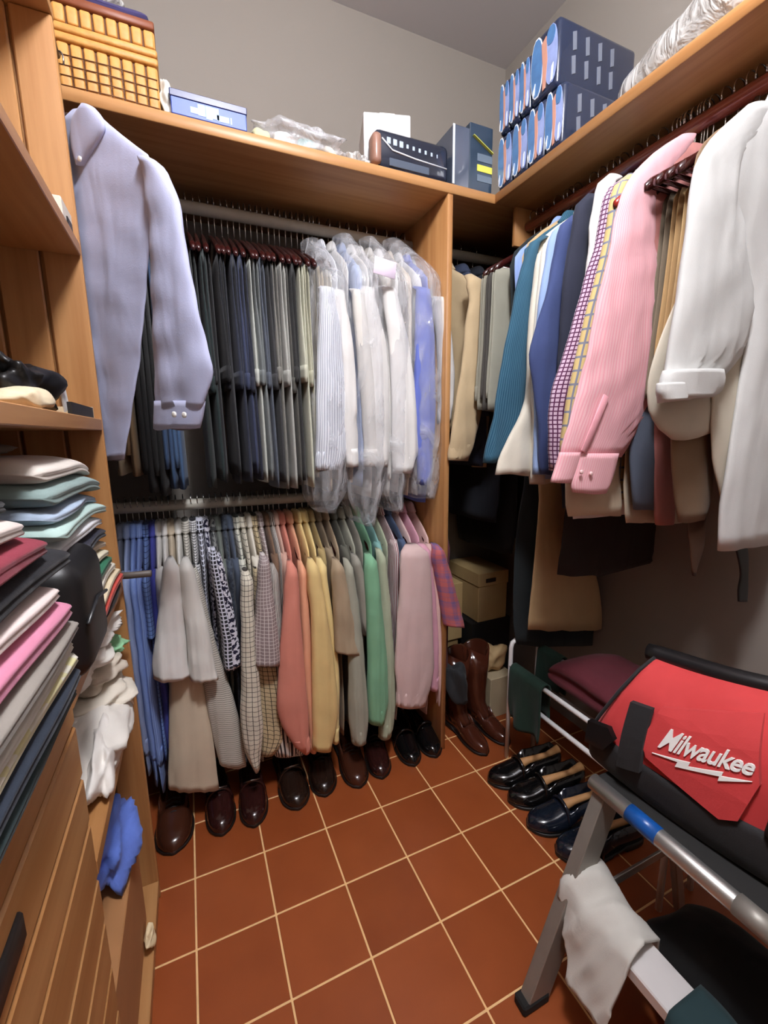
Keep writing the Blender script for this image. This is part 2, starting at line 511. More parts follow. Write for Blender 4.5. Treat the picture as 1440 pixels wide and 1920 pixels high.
# tiled floor: a mortar bed with every quarry tile laid as its own piece
q = NT('quarry_tile'); oi = q.n('ShaderNodeObjectInfo'); tc = q.n('ShaderNodeTexCoord')
nz = q.n('ShaderNodeTexNoise', i_Scale=7.0, i_Detail=5.0); va = q.n('ShaderNodeVectorMath', operation='ADD'); cx = q.n('ShaderNodeCombineXYZ')
q.l(q.math('MULTIPLY', oi.outputs['Random'], 30.0), cx.inputs[0]); q.l(tc.outputs['Object'], va.inputs[0]); q.l(cx.outputs[0], va.inputs[1]); q.l(va.outputs[0], nz.inputs['Vector'])
tile_c = q.mix(q.math('ADD', q.math('MULTIPLY', nz.outputs[0], 0.7), q.math('MULTIPLY', oi.outputs['Random'], 0.3)), lin((130, 62, 28)), lin((168, 88, 46)))
q.l(tile_c, q.b.inputs['Base Color']); q.b.inputs['Roughness'].default_value = 0.33
bp = q.n('ShaderNodeBump', i_Strength=0.12, i_Distance=0.003); q.l(nz.outputs[0], bp.inputs['Height']); q.l(bp.outputs[0], q.b.inputs['Normal'])
TILE = q.m
GROUT = plain('sandy_grout', (240, 196, 138), rough=0.85, noise=0.12, scale=40)
floor = empty('floor', (0, 0, 0), kind='structure')
add('mortar_bed', box(XL-T, XR+T, YF-T, YB+T, -0.05, -0.0012), GROUT, floor, smooth=False)
tile0 = None
g = 0.0022
for i in range(-3, 8):
    for j in range(-11, 4):
        x0, y0 = i*0.2, j*0.2
        if x0 > XR or x0+0.2 < XL or y0 > YB or y0+0.2 < YF: continue
        if tile0 is None:
            tile0 = add('tile', box(g, 0.2-g, g, 0.2-g, -0.012, 0.0, 0.0012), TILE, floor, smooth=False, origin=False); o = tile0
        else:
            o = tile0.copy(); COL.objects.link(o); o.parent = floor
        o.location = (x0, y0, random.uniform(-0.0004, 0.0))

# ceiling lamp, the room's only light
lamp = empty('ceiling_light', (LAMP_POS[0], LAMP_POS[1], CEIL), label='round white globe lamp hanging from the ceiling above the tiled floor', cat='lamp')
n = 24; ang = np.arange(n)*2*np.pi/n
dz = LAMP_POS[2]-CEIL
prof = [(0.13*math.sin(x)+0.001, dz+0.13*math.cos(x)) for x in np.linspace(0, math.pi, 17)]
add('base_plate', loft([np.stack([r*np.cos(ang), r*np.sin(ang), np.full(n, z)], 1) for r, z in ((0.09, 0), (0.09, -0.02), (0.012, -0.03), (0.012, dz+0.12))]), PLASTIC_WHITE, lamp, world=False)
GLOW = plain('lamp_glow', (250, 250, 255), rough=0.4, emit=LAMP_POWER, noise=0.0)
add('diffuser', loft([np.stack([r*np.cos(ang), r*np.sin(ang), np.full(n, z)], 1) for r, z in prof]), GLOW, lamp, world=False)

# ------------------------------------------------------------------ shelves, dividers, rods
add('shelf', box(XL, XR, 0.15, YB, 2.06, 2.09, 0.002), WOOD_X, label='long wooden shelf across the back wall carrying the basket and blue box', cat='shelf')
add('shelf', box(1.12, XR, YF, 0.149, 2.06, 2.09, 0.002), WOOD_Y, label='wooden shelf along the right wall under the blue packages', cat='shelf')
add('divider_panel', box(0.935, 0.955, 0.153, YB, 0.0, 2.06, 0.001), WOOD_Z, label='upright wooden divider panel between the two hanging bays of the back wall', cat='panel')
add('cleat', box(1.20, XR, 0.135, 0.149, 1.935, 2.06, 0.001), WOOD_Z, label='short wooden cleat holding the far end of the red-brown rod', cat='cleat')


def rod(p0, p1, r, mat, label):
    p0, p1 = np.array(p0), np.array(p1)
    add('closet_rod', tube([p0+(p1-p0)*t for t in np.linspace(0, 1, 6)], r, 14), mat, label=label, cat='rod')


ZU, YU = 2.013, 0.42
ZL = 1.068
XRR, ZR = 1.26, 2.022
rod((XL, YU, ZU-0.019), (0.935, YU, ZU-0.019), 0.0185, ROD_GREY, 'pale grey upper rod crowded with trouser hangers and bagged shirts')
rod((XL, YU, ZL+0.011-0.019), (0.935, YU, ZL-0.005-0.019), 0.0185, ROD_GREY, 'pale grey lower rod above the rainbow of shirts')
rod((0.955, YU, ZU-0.019), (XR, YU, ZU-0.019), 0.0185, ROD_GREY, 'short grey rod in the dark corner bay holding the tan jacket')
rod((XRR, 0.135, ZR-0.019), (XRR, YF, ZR-0.019), 0.0185, ROD_BROWN, 'glossy red-brown rod along the right wall')

# ------------------------------------------------------------------ left cabinet
XF = -0.09
cab = empty('open_cabinet', (-0.3, -0.8, 0), label='honey-brown wooden open cabinet with shelves beside the light blue shirt', cat='cabinet')
side = add('side_panel', box(XL+0.005, XF-0.002, -0.006, 0.0, 0.0, 2.11), WOOD_Z, cab, smooth=False)
e = [XF, -0.163, -0.243, -0.323, -0.403, XL+0.005]
for x1, x0 in zip(e[:-1], e[1:]):
    add('plank', box(x0+0.003, x1-(0.003 if x1 < XF else 0), -0.021, -0.006, 0.0, 2.11, 0.003), WOOD_Z, side, smooth=False)
for z0, z1, ya in ((1.67, 1.695, YF+0.3), (1.302, 1.327, YF+0.3), (0.915, 0.942, -0.54), (0.64, 0.664, -0.54), (0.035, 0.06, -0.54)):
    add('shelf_board', box(XL+0.005, XF, ya, -0.0215, z0, z1, 0.0015), WOOD_Y, cab, smooth=False)
add('shelf_board', box(XL+0.005, XF, YF+0.3, 0.0, 2.1105, 2.1355, 0.0015), WOOD_Y, cab, smooth=False)
add('toe_board', box(XF-0.02, XF-0.004, -0.54, -0.0215, 0, 0.035), WOOD_Y, cab, smooth=False)
dr = add('drawer_case', box(XL+0.005, XF-0.019, YF+0.3, -0.541, 0.0, 0.962), WOOD_Y, cab, smooth=False)
add('counter_board', box(XL+0.005, XF, YF+0.3, -0.541, 0.963, 0.984, 0.002), WOOD_Y, cab, smooth=False)
ze = [0.962, 0.895, 0.812, 0.735, 0.64, 0.56, 0.475, 0.39, 0.305, 0.22, 0.13, 0.04]
for z1, z0 in zip(ze[:-1], ze[1:]):
    add('plank', box(XF-0.018, XF, YF+0.3, -0.541, z0+0.003, z1-0.003, 0.003), WOOD_Y, dr, smooth=False)
add('slot_shade_plate', box(XF-0.006, XF+0.004, -0.99, -0.785, 0.838, 0.868, 0.003), plain('slot_shade', (28, 22, 20), 0.5), dr, label='dark plate standing for the shaded handle slot')  # dark plate painted in for the shade inside the handle cut-out
add('valet_rod', tube(np.array([at(214, 1080, 'y', -0.045), at(240, 1079, 'y', -0.05), at(283, 1075, 'y', -0.06), at(284, 1075, 'y', -0.06)]), [0.0085, 0.0085, 0.0085, 0.006], 12), plain('grey_peg', (88, 80, 74), 0.5),
    label='stubby grey-brown valet rod sticking out of the cabinet side', cat='peg')

# ------------------------------------------------------------------ helper for hangers with garments


def upper_org(x): return (x, YU, ZU)
def lower_org(x): return (x, YU, ZL)
def right_org(y): return (XRR, y, ZR)


W1 = cloth((236, 234, 230)); IV = cloth((224, 216, 196))
# ---- upper back rod: trousers
TR = [(352, (30, 38, 36), 'dark green-black', 915, 720), (366, (24, 42, 42), 'dark teal', 900, 735), (380, (24, 24, 28), 'black', 905, 720), (394, (22, 22, 26), 'soft black', 890, 715), (406, (28, 30, 42), 'blue-black', 905, 730),
      (418, (36, 42, 62), 'navy', 905, 725), (430, (50, 60, 92), 'mid navy', 885, 728), (441, (30, 34, 54), 'deep navy', 900, 735), (452, (188, 192, 182), 'pale grey-green', 905, 720), (463, (112, 118, 118), 'steel grey', 900, 722),
      (474, (82, 90, 104), 'slate grey', 915, 726), (485, (58, 58, 60), 'charcoal', 905, 728), (496, (124, 122, 114), 'warm grey', 918, 716), (507, (172, 172, 164), 'light grey', 915, 722), (518, (82, 80, 74), 'smoky grey', 910, 735),
      (529, (44, 44, 44), 'dark charcoal', 900, 715), (540, (198, 198, 174), 'pale sage', 912, 712), (551, (178, 176, 150), 'sage', 895, 722), (562, (122, 112, 88), 'khaki-olive', 918, 725), (573, (194, 174, 136), 'khaki', 920, 704),
      (583, (184, 172, 142), 'sandy', 900, 700), (592, (108, 104, 96), 'taupe grey', 880, 710)]
for k, (u, c, nm, vlong, vshort) in enumerate(TR):
    x = at(u, 440, 'y', 0.38)[0]
    org = upper_org(x+random.uniform(-0.002, 0.002))
    d1 = ZU-at(u, vshort, 'y', 0.22)[2]; d2 = ZU-at(u, vlong, 'y', 0.26)[2]
    lb = f'{nm} trousers folded over a dark hanger on the upper rod'
    trousers(lb, org, BACK+R(random.uniform(-2, 2)), cloth(c, rough=0.8), d1=d1, d2=d2, ht=0.010, hb=0.022+0.006*random.random(), dx=random.uniform(0, 0.008), yc=-0.095-random.uniform(0, 0.015), w=0.10)
    hanger(org, BACK+R(random.uniform(-2, 2)), f'dark red wooden hanger carrying the {nm} trousers on the upper rod')
# long trousers seen under the blue shirt
for u, vb, c, nm in ((222, 890, (176, 168, 140), 'ivory-beige'), (250, 893, (150, 124, 86), 'tan'), (282, 925, (18, 17, 18), 'jet black'), (303, 930, (22, 22, 22), 'faded black'), (322, 916, (44, 74, 112), 'blue denim'), (338, 915, (52, 86, 126), 'mid-blue denim')):
    p = at(u, vb, 'y', 0.25); org = upper_org(p[0]+0.004)
    trousers(f'{nm} trousers hanging long behind the light blue shirt', org, BACK, cloth(c), d1=ZU-p[2]-0.06, d2=ZU-p[2], ht=0.012, hb=0.03, w=0.1, yc=-0.075, cuff=False)
    hanger(org, BACK, f'dark red wooden hanger carrying the {nm} trousers behind the light blue shirt')

# ---- upper back rod: laundered shirts in film
STR = cloth((226, 230, 238), 'stripe', (70, 84, 118), 0.008, 0.008, 0.16)
LBL = cloth((160, 180, 222)); BLU = cloth((92, 112, 206))
SH = [(606, STR, 'white shirt with fine navy stripes', [(540, 600, 628), (600, 598, 640), (700, 594, 650), (800, 592, 652), (845, 592, 650), (878, 592, 642)], 900),
      (626, W1, 'white shirt beside the striped one', [(545, 620, 645), (640, 630, 660), (760, 640, 668), (840, 645, 670), (872, 648, 671)], 905),
      (645, LBL, 'pale blue shirt between white shirts', None, 915),
      (662, cloth((226, 222, 214)), 'off-white shirt with square cuff', [(545, 662, 682), (640, 668, 692), (760, 680, 704), (835, 684, 706), (872, 684, 708)], 935),
      (679, W1, 'crisp white shirt with hanging sleeve', [(540, 678, 700), (640, 690, 722), (760, 695, 728), (860, 700, 728), (872, 702, 726)], 940),
      (696, cloth((230, 226, 216)), 'warm white shirt behind a tag', None, 935),
      (714, W1, 'bright white shirt with rolled cuff', [(540, 718, 742), (640, 728, 764), (760, 734, 780), (850, 734, 782), (885, 736, 770)], 925),
      (734, cloth((216, 206, 190)), 'cream shirt with turned hem', None, 930),
      (752, cloth((222, 224, 228)), 'cool white shirt with crease', None, 930),
      (768, BLU, 'cornflower blue shirt', [(540, 782, 805), (620, 778, 812), (740, 776, 816), (830, 780, 812), (905, 784, 806)], 945),
      (790, cloth((214, 214, 212)), 'pale grey-white shirt', None, 935),
      (806, cloth((206, 204, 200)), 'greyish white shirt nearest the divider', [(560, 812, 832), (640, 820, 846), (730, 822, 850), (790, 822, 842)], 930)]
for u, m, nm, rows, vb in SH:
    x = at(u, 460, 'y', 0.36)[0]; org = upper_org(x)
    hem = ZU-at(u+25, vb, 'y', 0.2)[2]
    rr = pxrows(rows, 0.195, org, 0, 0.026) if rows else None
    shirt(f'{nm} in clear film on the upper rod', 'shirt', org, BACK, m, ht=0.012, hb=0.018, hem=hem, sle=hem-0.07, slen_rows=rr, w=0.20, far=True, crease=0.002)
    hanger((org[0], org[1], org[2]), BACK, f'white plastic hanger inside the {nm}', 'white')

# ---- lower back rod
LOW = [  # neck u, neck v, label, material, hem v, sleeve, sleeve end v, rows, hem half thickness
    (222, 985, 'grey-blue shirt against the cabinet side', cloth((110, 118, 140)), 1440, 'long', 1400, None, .014),
    (236, 985, 'dusty pale blue shirt near the cabinet', cloth((136, 156, 200)), 1470, 'long', 1430, None, .015),
    (248, 985, 'sky blue shirt near the cabinet', cloth((112, 146, 216)), 1490, 'long', 1440, None, .016),
    (260, 985, 'light blue shirt with fine vertical stripes', cloth((104, 138, 214), 'stripe', (150, 176, 230), .006, .006, .4), 1500, 'long', 1450, None, .017),
    (272, 985, 'blue shirt with dark check', cloth((110, 150, 224), 'check', (40, 60, 110), .014, .014, .12), 1440, 'short', 1200, None, .014),
    (284, 985, 'royal blue shirt beside the white ones', cloth((62, 74, 190)), 1470, 'long', 1420, None, .016),
    (296, 985, 'white short-sleeved shirt next to royal blue', W1, 1300, 'short', 1255, None, .016),
    (307, 985, 'plain white shirt with wide sleeve', W1, 1290, 'short', 1262, [(1060, 305, 332), (1120, 298, 340), (1190, 290, 347), (1250, 284, 352), (1268, 286, 356)], .016),
    (319, 985, 'cream shirt with long yellowed hem', cloth((214, 196, 166)), 1480, 'long', 1460, [(1075, 318, 345), (1180, 318, 368), (1270, 316, 380), (1360, 315, 395), (1440, 314, 405), (1476, 314, 410)], .02),
    (333, 985, 'white shirt with square pocket', cloth((226, 224, 216)), 1290, 'short', 1270, [(1060, 338, 362), (1120, 342, 378), (1190, 350, 395), (1250, 354, 405), (1270, 356, 411)], .016),
    (347, 985, 'white shirt with grey pinstripes at the hem', cloth((206, 200, 186), 'hstripe', (84, 82, 76), .01, .0075, .2), 1440, 'long', 1430, [(1075, 352, 372), (1200, 368, 402), (1320, 385, 440), (1390, 400, 456), (1432, 410, 460)], .02),
    (362, 985, 'white and black mesh-check shirt', cloth((224, 224, 224), 'check', (30, 30, 36), .007, .007, .25), 1300, 'short', 1240, None, .014),
    (374, 982, 'black shirt with white grid', cloth((34, 34, 42), 'check', (214, 216, 230), .013, .013, .3), 1320, 'short', 1250, [(1040, 392, 408), (1120, 405, 424), (1200, 416, 440), (1250, 420, 444)], .014),
    (386, 982, 'black and violet patterned shirt', cloth((222, 222, 236), 'blotch', (30, 28, 52), .012, .012, .3), 1330, 'short', 1235, [(1050, 402, 416), (1130, 416, 434), (1200, 424, 446), (1245, 428, 450)], .014),
    (398, 984, 'dark shirt with grey floral print', cloth((52, 54, 58), 'blotch', (130, 132, 130), .012, .012, .3), 1320, 'short', 1250, None, .014),
    (409, 984, 'grey-green casual shirt', cloth((104, 112, 104)), 1310, 'short', 1240, None, .014),
    (420, 985, 'navy mottled shirt', cloth((44, 52, 68), 'blotch', (70, 78, 90), .01, .01, .3), 1360, 'short', 1250, None, .013),
    (431, 985, 'blue-grey chambray shirt', cloth((66, 78, 98)), 1380, 'long', 1330, None, .013),
    (443, 983, 'pale shirt with green check', cloth((206, 206, 190), 'check', (60, 66, 60), .018, .018, .1), 1380, 'long', 1340, None, .014),
    (455, 982, 'white shirt with black windowpane check', cloth((222, 214, 192), 'check', (60, 54, 48), .017, .017, .10), 1440, 'long', 1400, [(1080, 452, 474), (1180, 454, 480), (1280, 453, 488), (1360, 452, 494), (1405, 462, 492), (1438, 476, 488)], .022),
    (467, 982, 'plain cream shirt between checked ones', cloth((222, 214, 196)), 1390, 'long', 1340, None, .014),
    (477, 980, 'tan shirt with black plaid lines', cloth((206, 184, 138), 'check', (50, 44, 36), .016, .016, .12), 1400, 'long', 1360, [(1075, 474, 486), (1180, 478, 500), (1260, 480, 526), (1340, 484, 542), (1380, 488, 538), (1410, 490, 516)], .02),
    (488, 978, 'lilac-grey short-sleeved shirt with white check', cloth((150, 130, 130), 'check', (214, 206, 202), .012, .012, .16), 1390, 'short', 1242, [(1050, 488, 505), (1100, 484, 512), (1180, 478, 522), (1242, 476, 527)], .014),
    (500, 976, 'brown shirt', cloth((122, 90, 66)), 1380, 'long', 1320, None, .012),
    (509, 975, 'black and white striped shirt', cloth((228, 220, 210), 'stripe', (50, 40, 40), .007, .007, .45), 1405, 'long', 1390, [(1070, 506, 520), (1200, 510, 532), (1330, 506, 560), (1380, 506, 572), (1410, 514, 568)], .016),
    (517, 972, 'dusty pink-tan shirt', cloth((206, 160, 140)), 1395, 'long', 1340, None, .012),
    (528, 973, 'salmon long-sleeved shirt', cloth((226, 132, 108)), 1402, 'long', 1385, [(1064, 538, 556), (1150, 530, 563), (1260, 522, 572), (1330, 520, 578), (1380, 540, 580), (1404, 566, 582)], .016),
    (543, 972, 'peach long-sleeved shirt', cloth((240, 166, 122)), 1405, 'long', 1390, [(1064, 558, 572), (1160, 562, 580), (1260, 566, 586), (1350, 576, 590), (1404, 580, 592)], .016),
    (559, 969, 'butter yellow long-sleeved shirt', cloth((236, 202, 122)), 1400, 'long', 1385, [(1060, 576, 596), (1150, 582, 612), (1260, 584, 628), (1330, 585, 634), (1402, 586, 620)], .02),
    (572, 968, 'soft yellow long-sleeved shirt', cloth((242, 214, 134)), 1385, 'long', 1365, [(1058, 594, 612), (1150, 608, 624), (1250, 622, 636), (1330, 622, 637), (1384, 622, 636)], .016),
    (583, 967, 'olive-gold shirt tucked behind yellow', cloth((176, 152, 92)), 1370, 'long', 1330, None, .012),
    (596, 967, 'taupe shirt in shadow', cloth((150, 132, 104)), 1380, 'short', 1230, None, .013),
    (610, 968, 'tan short-sleeved silky shirt', cloth((176, 152, 118)), 1390, 'short', 1222, [(1060, 622, 640), (1110, 622, 652), (1170, 624, 664), (1222, 626, 674)], .02),
    (625, 968, 'dark olive-grey shirt', cloth((96, 96, 84)), 1370, 'short', 1215, None, .013),
    (640, 968, 'pale grey-green shirt', cloth((166, 166, 146)), 1392, 'long', 1380, [(1060, 646, 660), (1160, 652, 676), (1260, 654, 684), (1340, 654, 690), (1390, 660, 686)], .02),
    (654, 968, 'silver-grey short-sleeved shirt', cloth((156, 152, 138)), 1385, 'short', 1190, [(1050, 662, 676), (1100, 668, 688), (1160, 674, 702), (1190, 684, 704)], .014),
    (669, 966, 'mint green long-sleeved shirt', cloth((122, 186, 142)), 1360, 'long', 1345, [(1050, 684, 704), (1150, 686, 716), (1250, 688, 724), (1310, 688, 726), (1352, 690, 718)], .016),
    (684, 965, 'aqua shirt behind mint green', cloth((122, 178, 172)), 1350, 'long', 1310, None, .013),
    (698, 962, 'pale celery green shirt', cloth((176, 186, 154)), 1378, 'long', 1370, [(1040, 708, 722), (1130, 712, 732), (1240, 716, 740), (1320, 716, 742), (1376, 712, 734)], .016),
    (713, 960, 'white shirt with red stripes', cloth((226, 216, 214), 'stripe', (140, 60, 70), .009, .009, .4), 1360, 'long', 1310, None, .013),
    (726, 960, 'denim blue short-sleeved shirt', cloth((74, 96, 132)), 1340, 'short', 1190, None, .013),
    (739, 958, 'pale shell pink long-sleeved shirt', cloth((222, 188, 184)), 1320, 'long', 1316, [(1032, 752, 800), (1100, 748, 808), (1180, 742, 810), (1250, 738, 812), (1290, 742, 804), (1320, 742, 796)], .014),
    (755, 958, 'rose pink long-sleeved shirt', cloth((220, 156, 178)), 1330, 'long', 1300, [(1030, 788, 806), (1120, 802, 816), (1220, 808, 822), (1290, 806, 820)], .014),
    (771, 958, 'pink shirt with long narrow cuff', cloth((232, 190, 182)), 1350, 'long', 1345, [(1030, 804, 816), (1120, 812, 822), (1220, 816, 828), (1300, 820, 832), (1350, 824, 830)], .014),
    (788, 966, 'red and blue madras plaid shirt', cloth((200, 92, 92), 'plaid', (100, 96, 150), .05, .06, .4), 1340, 'short', 1172, [(1030, 812, 828), (1060, 812, 838), (1110, 820, 852), (1172, 830, 868)], .016),
    (803, 968, 'dark maroon shirt against the divider', cloth((92, 36, 48)), 1330, 'long', 1310, None, .013),
]
for u, vn, nm, m, vb, slv, sv, rows, hb in LOW:
    p = at(u, vn, 'y', 0.38); org = lower_org(p[0])
    hem = ZL-at(u+20, vb, 'y', 0.22)[2]; sle = ZL-at(u+20, sv, 'y', 0.2)[2]
    pl = 0.182 if rows is None or (rows[2][2]-rows[2][1]) < 30 else 0.150
    if any(k in nm for k in ('hem', 'tan shirt with', 'black and white striped')): pl = 0.20
    rr = pxrows(rows, pl, org, 0, 0.026 if slv == 'long' else 0.03) if rows else None
    shirt(f'{nm} on the lower rod', 'shirt', org, BACK+R(random.uniform(-0.6, 0.6)), m, ht=0.0115, hb=hb, hem=hem, sle=sle, sleeve=slv, slen_rows=rr, w=0.192, crease=0.0015, fold=0.4, neck=0.082, cuff=(slv == 'long' and 'hem' not in nm and nm[:5] not in ('white', 'tan s', 'tan p')))
    hanger(org, BACK, f'dark wooden hanger inside the {nm}')

# ---- corner bay (right of the divider)
TAN = cloth((196, 170, 126))
org = upper_org(1.075)
jk = shirt('tan zip jacket hanging just right of the divider panel', 'jacket', org, R(8), TAN, ht=0.02, hb=0.024, hem=0.72, w=0.20, far=True, name='jacket', crease=0.003,
           slen_rows=pxrows([(520, 858, 882), (560, 860, 900), (650, 850, 905), (740, 835, 890), (820, 822, 875), (862, 818, 858)], 0.16, org, 0, 0.02))
add('sleeve', hang(pxrows([(540, 880, 896), (620, 884, 910), (740, 888, 914), (820, 884, 910), (876, 880, 908)], 0.27, org, 0, 0.022), seed(), crease=0.003, fold=0.5, ff=180), TAN, jk, world=False)
hanger(org, R(8), 'dark wooden hanger inside the tan zip jacket')
for x, c, nm, hem in ((1.150, (46, 58, 86), 'faded navy blazer behind the tan jacket', 0.86), (1.225, (24, 28, 40), 'midnight navy coat in the dark corner', 1.1), (1.32, (20, 20, 24), 'long black robe in the dark corner', 1.25), (1.42, (26, 24, 26), 'long charcoal coat by the corner wall', 1.2)):
    org = upper_org(x)
    shirt(nm, 'coat', org, R(4), cloth(c), ht=0.02, hb=0.026, hem=hem, sle=0.66, w=0.20, name='coat', crease=0.003)
    hanger(org, R(4), f'wooden hanger inside the {nm}')

# ------------------------------------------------------------------ right rod
def rshirt(label, y, mat, rows, hem=0.85, thick=0.016, plane=None, cat='shirt', name='dress_shirt', ht=0.011, hb=0.013, style='wood', short=None, sleeve='long', slfold=0.5, **kw):
    org = right_org(y)
    rr = pxrows(rows, plane if plane is not None else y-0.004, org, RIGHT, thick) if rows else None
    o = shirt(label, cat, org, RIGHT, mat, ht=ht, hb=hb, hem=hem, slen_rows=rr, w=0.205, name=name, crease=0.002, slfold=slfold, sleeve=sleeve, **kw)
    hanger(org, RIGHT, 'dark red wooden hanger inside the '+short)
    return o


# trousers at the far end
for k, (y, c, nm) in enumerate(((0.105, (140, 136, 118), 'greenish grey'), (0.075, (70, 66, 60), 'dark taupe'), (0.045, (150, 148, 130), 'pale stone'))):
    org = right_org(y)
    trousers(f'{nm} trousers at the far end of the red-brown rod', org, RIGHT, cloth(c), d1=0.62, d2=0.66, ht=0.010, hb=0.024, w=0.085, yc=-0.13, cuff=(k == 0))
    hanger(org, RIGHT, f'dark red wooden hanger carrying the {nm} trousers at the far end')
rshirt('small light blue shirt squeezed behind the teal shirt', -0.045, cloth((130, 160, 216)), [(478, 978, 994), (540, 968, 988), (640, 960, 980), (700, 956, 972)], hem=0.7, short='small light blue shirt', cuff=False)
TEAL = cloth((44, 98, 122), 'stripe', (26, 70, 96), .006, .006, .35)
rshirt('teal shirt with crinkled texture and open sleeve', -0.085, TEAL, [(452, 1000, 1014), (480, 986, 1006), (520, 974, 1002), (600, 958, 998), (700, 938, 990), (790, 922, 986), (840, 912, 956), (868, 908, 926)], hem=0.8, plane=-0.15, short='teal shirt', cuff=False)
rshirt('ivory shirt with rolled white cuff beside the teal shirt', -0.145, IV, [(470, 1012, 1030), (540, 1000, 1022), (640, 990, 1014), (740, 988, 1010), (810, 960, 1008), (850, 940, 1005), (890, 928, 1000)], hem=0.9, plane=-0.175, short='ivory shirt with rolled cuff', cuff=False)
rshirt('pale cream shirt between ivory and light blue', -0.175, cloth((226, 222, 208)), [(450, 1024, 1042), (540, 1010, 1034), (640, 1000, 1026), (740, 998, 1016), (830, 1000, 1020), (905, 996, 1022)], hem=0.86, plane=-0.195, short='pale cream shirt', cuff=False)
rshirt('light blue shirt hanging behind the indigo one', -0.205, cloth((140, 170, 220)), [(428, 1040, 1066), (500, 1022, 1050), (600, 1008, 1040), (720, 1004, 1034), (820, 1002, 1030), (890, 1000, 1024)], hem=0.88, plane=-0.215, short='light blue shirt', cuff=False)
rshirt('indigo blue shirt with bent sleeve', -0.245, cloth((52, 70, 124)), [(415, 1056, 1082), (480, 1040, 1068), (560, 1022, 1060), (620, 1004, 1056), (665, 994, 1050), (720, 1000, 1046), (790, 1008, 1046), (890, 1016, 1042)], hem=0.88, plane=-0.245, short='indigo blue shirt', cuff=False)
rshirt('dark navy jacket between the indigo and white shirts', -0.285, cloth((36, 40, 60)), [(375, 1086, 1114), (440, 1072, 1106), (520, 1058, 1098), (620, 1052, 1090), (720, 1046, 1080), (800, 1040, 1070), (900, 1034, 1062)], hem=0.95, plane=-0.285, short='dark navy jacket', name='jacket', cat='jacket', cuff=False)
rshirt('bright white shirt behind the purple check', -0.325, W1, [(338, 1126, 1154), (400, 1112, 1142), (480, 1104, 1130), (560, 1094, 1120), (660, 1076, 1104), (780, 1066, 1090)], hem=0.98, plane=-0.325, short='bright white shirt', cuff=False)
PCH = cloth((206, 176, 200), 'check', (84, 34, 72), .011, .011, .28)
rshirt('pink and purple checked shirt', -0.355, PCH, [(345, 1150, 1164), (450, 1120, 1142), (560, 1088, 1120), (660, 1060, 1098), (740, 1034, 1080), (800, 1030, 1072), (880, 1034, 1062)], hem=0.92, plane=-0.36, short='pink and purple checked shirt', cuff=False)
rshirt('yellow plaid shirt with grey lines beside the pink shirt', -0.39, cloth((214, 186, 110), 'check', (120, 124, 140), .034, .034, .16), [(338, 1160, 1178), (450, 1136, 1160), (600, 1098, 1136), (700, 1076, 1112), (780, 1060, 1092), (850, 1052, 1080)], hem=0.92, plane=-0.39, short='yellow plaid shirt', cuff=False)
PINK = cloth((236, 178, 184), 'stripe', (226, 160, 170), .007, .007, .4)
pk = rshirt('candy pink striped shirt with buttoned cuff', -0.435, PINK, [(252, 1278, 1306), (280, 1234, 1292), (305, 1206, 1272), (328, 1186, 1250), (350, 1172, 1234), (400, 1157, 1226), (500, 1136, 1234), (600, 1114, 1240), (700, 1092, 1238), (770, 1074, 1214), (830, 1056, 1182), (856, 1050, 1166)], hem=0.86, bodyw=0.5, plane=-0.458, thick=[.008, .011, .013, .015, .016, .017, .018, .019, .019, .018, .017, .016], short='candy pink shirt', cuff=False)
org = right_org(-0.435)
for rows_, pl in (([(848, 1050, 1092), (875, 1042, 1084), (903, 1033, 1072)], -0.462), ([(850, 1086, 1160), (885, 1076, 1152), (905, 1070, 1146), (924, 1074, 1136)], -0.468)):
    cf = add('cuff', hang(pxrows(rows_, pl, org, RIGHT, 0.012), seed(), fold=0.15, m=8), PINK, pk, world=False)
for uv in ((1090, 885), (1108, 888)):
    b = at(*uv, 'y', -0.482); button(pk, np.array(wm(pk).inverted() @ Vector(b)), nrm=(1, 0, 0), r=0.005, m=plain('pink_button', (240, 200, 200), 0.3))
a_, b_ = at(1137, 742, 'y', -0.478), at(1094, 848, 'y', -0.478)
add('placket', bar(a_, b_, 0.02, 0.004, up=(0, 1, 0), bev=0.0015), PINK, pk)
# khaki trousers between pink and white
for k, (y, c, nm) in enumerate(((-0.475, (120, 106, 84), 'brown-grey'), (-0.50, (176, 140, 84), 'golden khaki'), (-0.525, (190, 156, 100), 'light khaki'), (-0.548, (120, 104, 82), 'mushroom brown'))):
    org = right_org(y)
    trousers(f'{nm} trousers between the pink and the large white shirt', org, RIGHT, cloth(c), d1=0.60, d2=0.66, ht=0.010, hb=0.02, w=0.12, yc=-0.02, cuff=False)
    hanger(org, RIGHT, f'dark red wooden hanger carrying the {nm} trousers')
for k in range(4):
    y = -0.405-0.016*k
    hanger((XRR, y+0.004, ZR), RIGHT, 'empty red hanger clustered above the pink collar', 'red', 'red hangers above the pink collar')
WS = cloth((206, 206, 203))
ws = rshirt('large white shirt with rolled-up sleeve, nearest on the red-brown rod', -0.62, WS, [(196, 1402, 1446), (230, 1364, 1440), (258, 1336, 1420), (285, 1318, 1400), (315, 1306, 1386), (360, 1299, 1382), (450, 1287, 1396), (550, 1272, 1408), (610, 1262, 1408), (680, 1254, 1380), (716, 1248, 1345)], hem=1.02, plane=-0.62, thick=[.010, .012, .014, .016, .017, .018, .020, .022, .022, .020, .018], short='large white shirt', cuff=False, ht=0.016, hb=0.022, fold=0.6, slfold=0.9, bodyw=0.60)
org = right_org(-0.62)
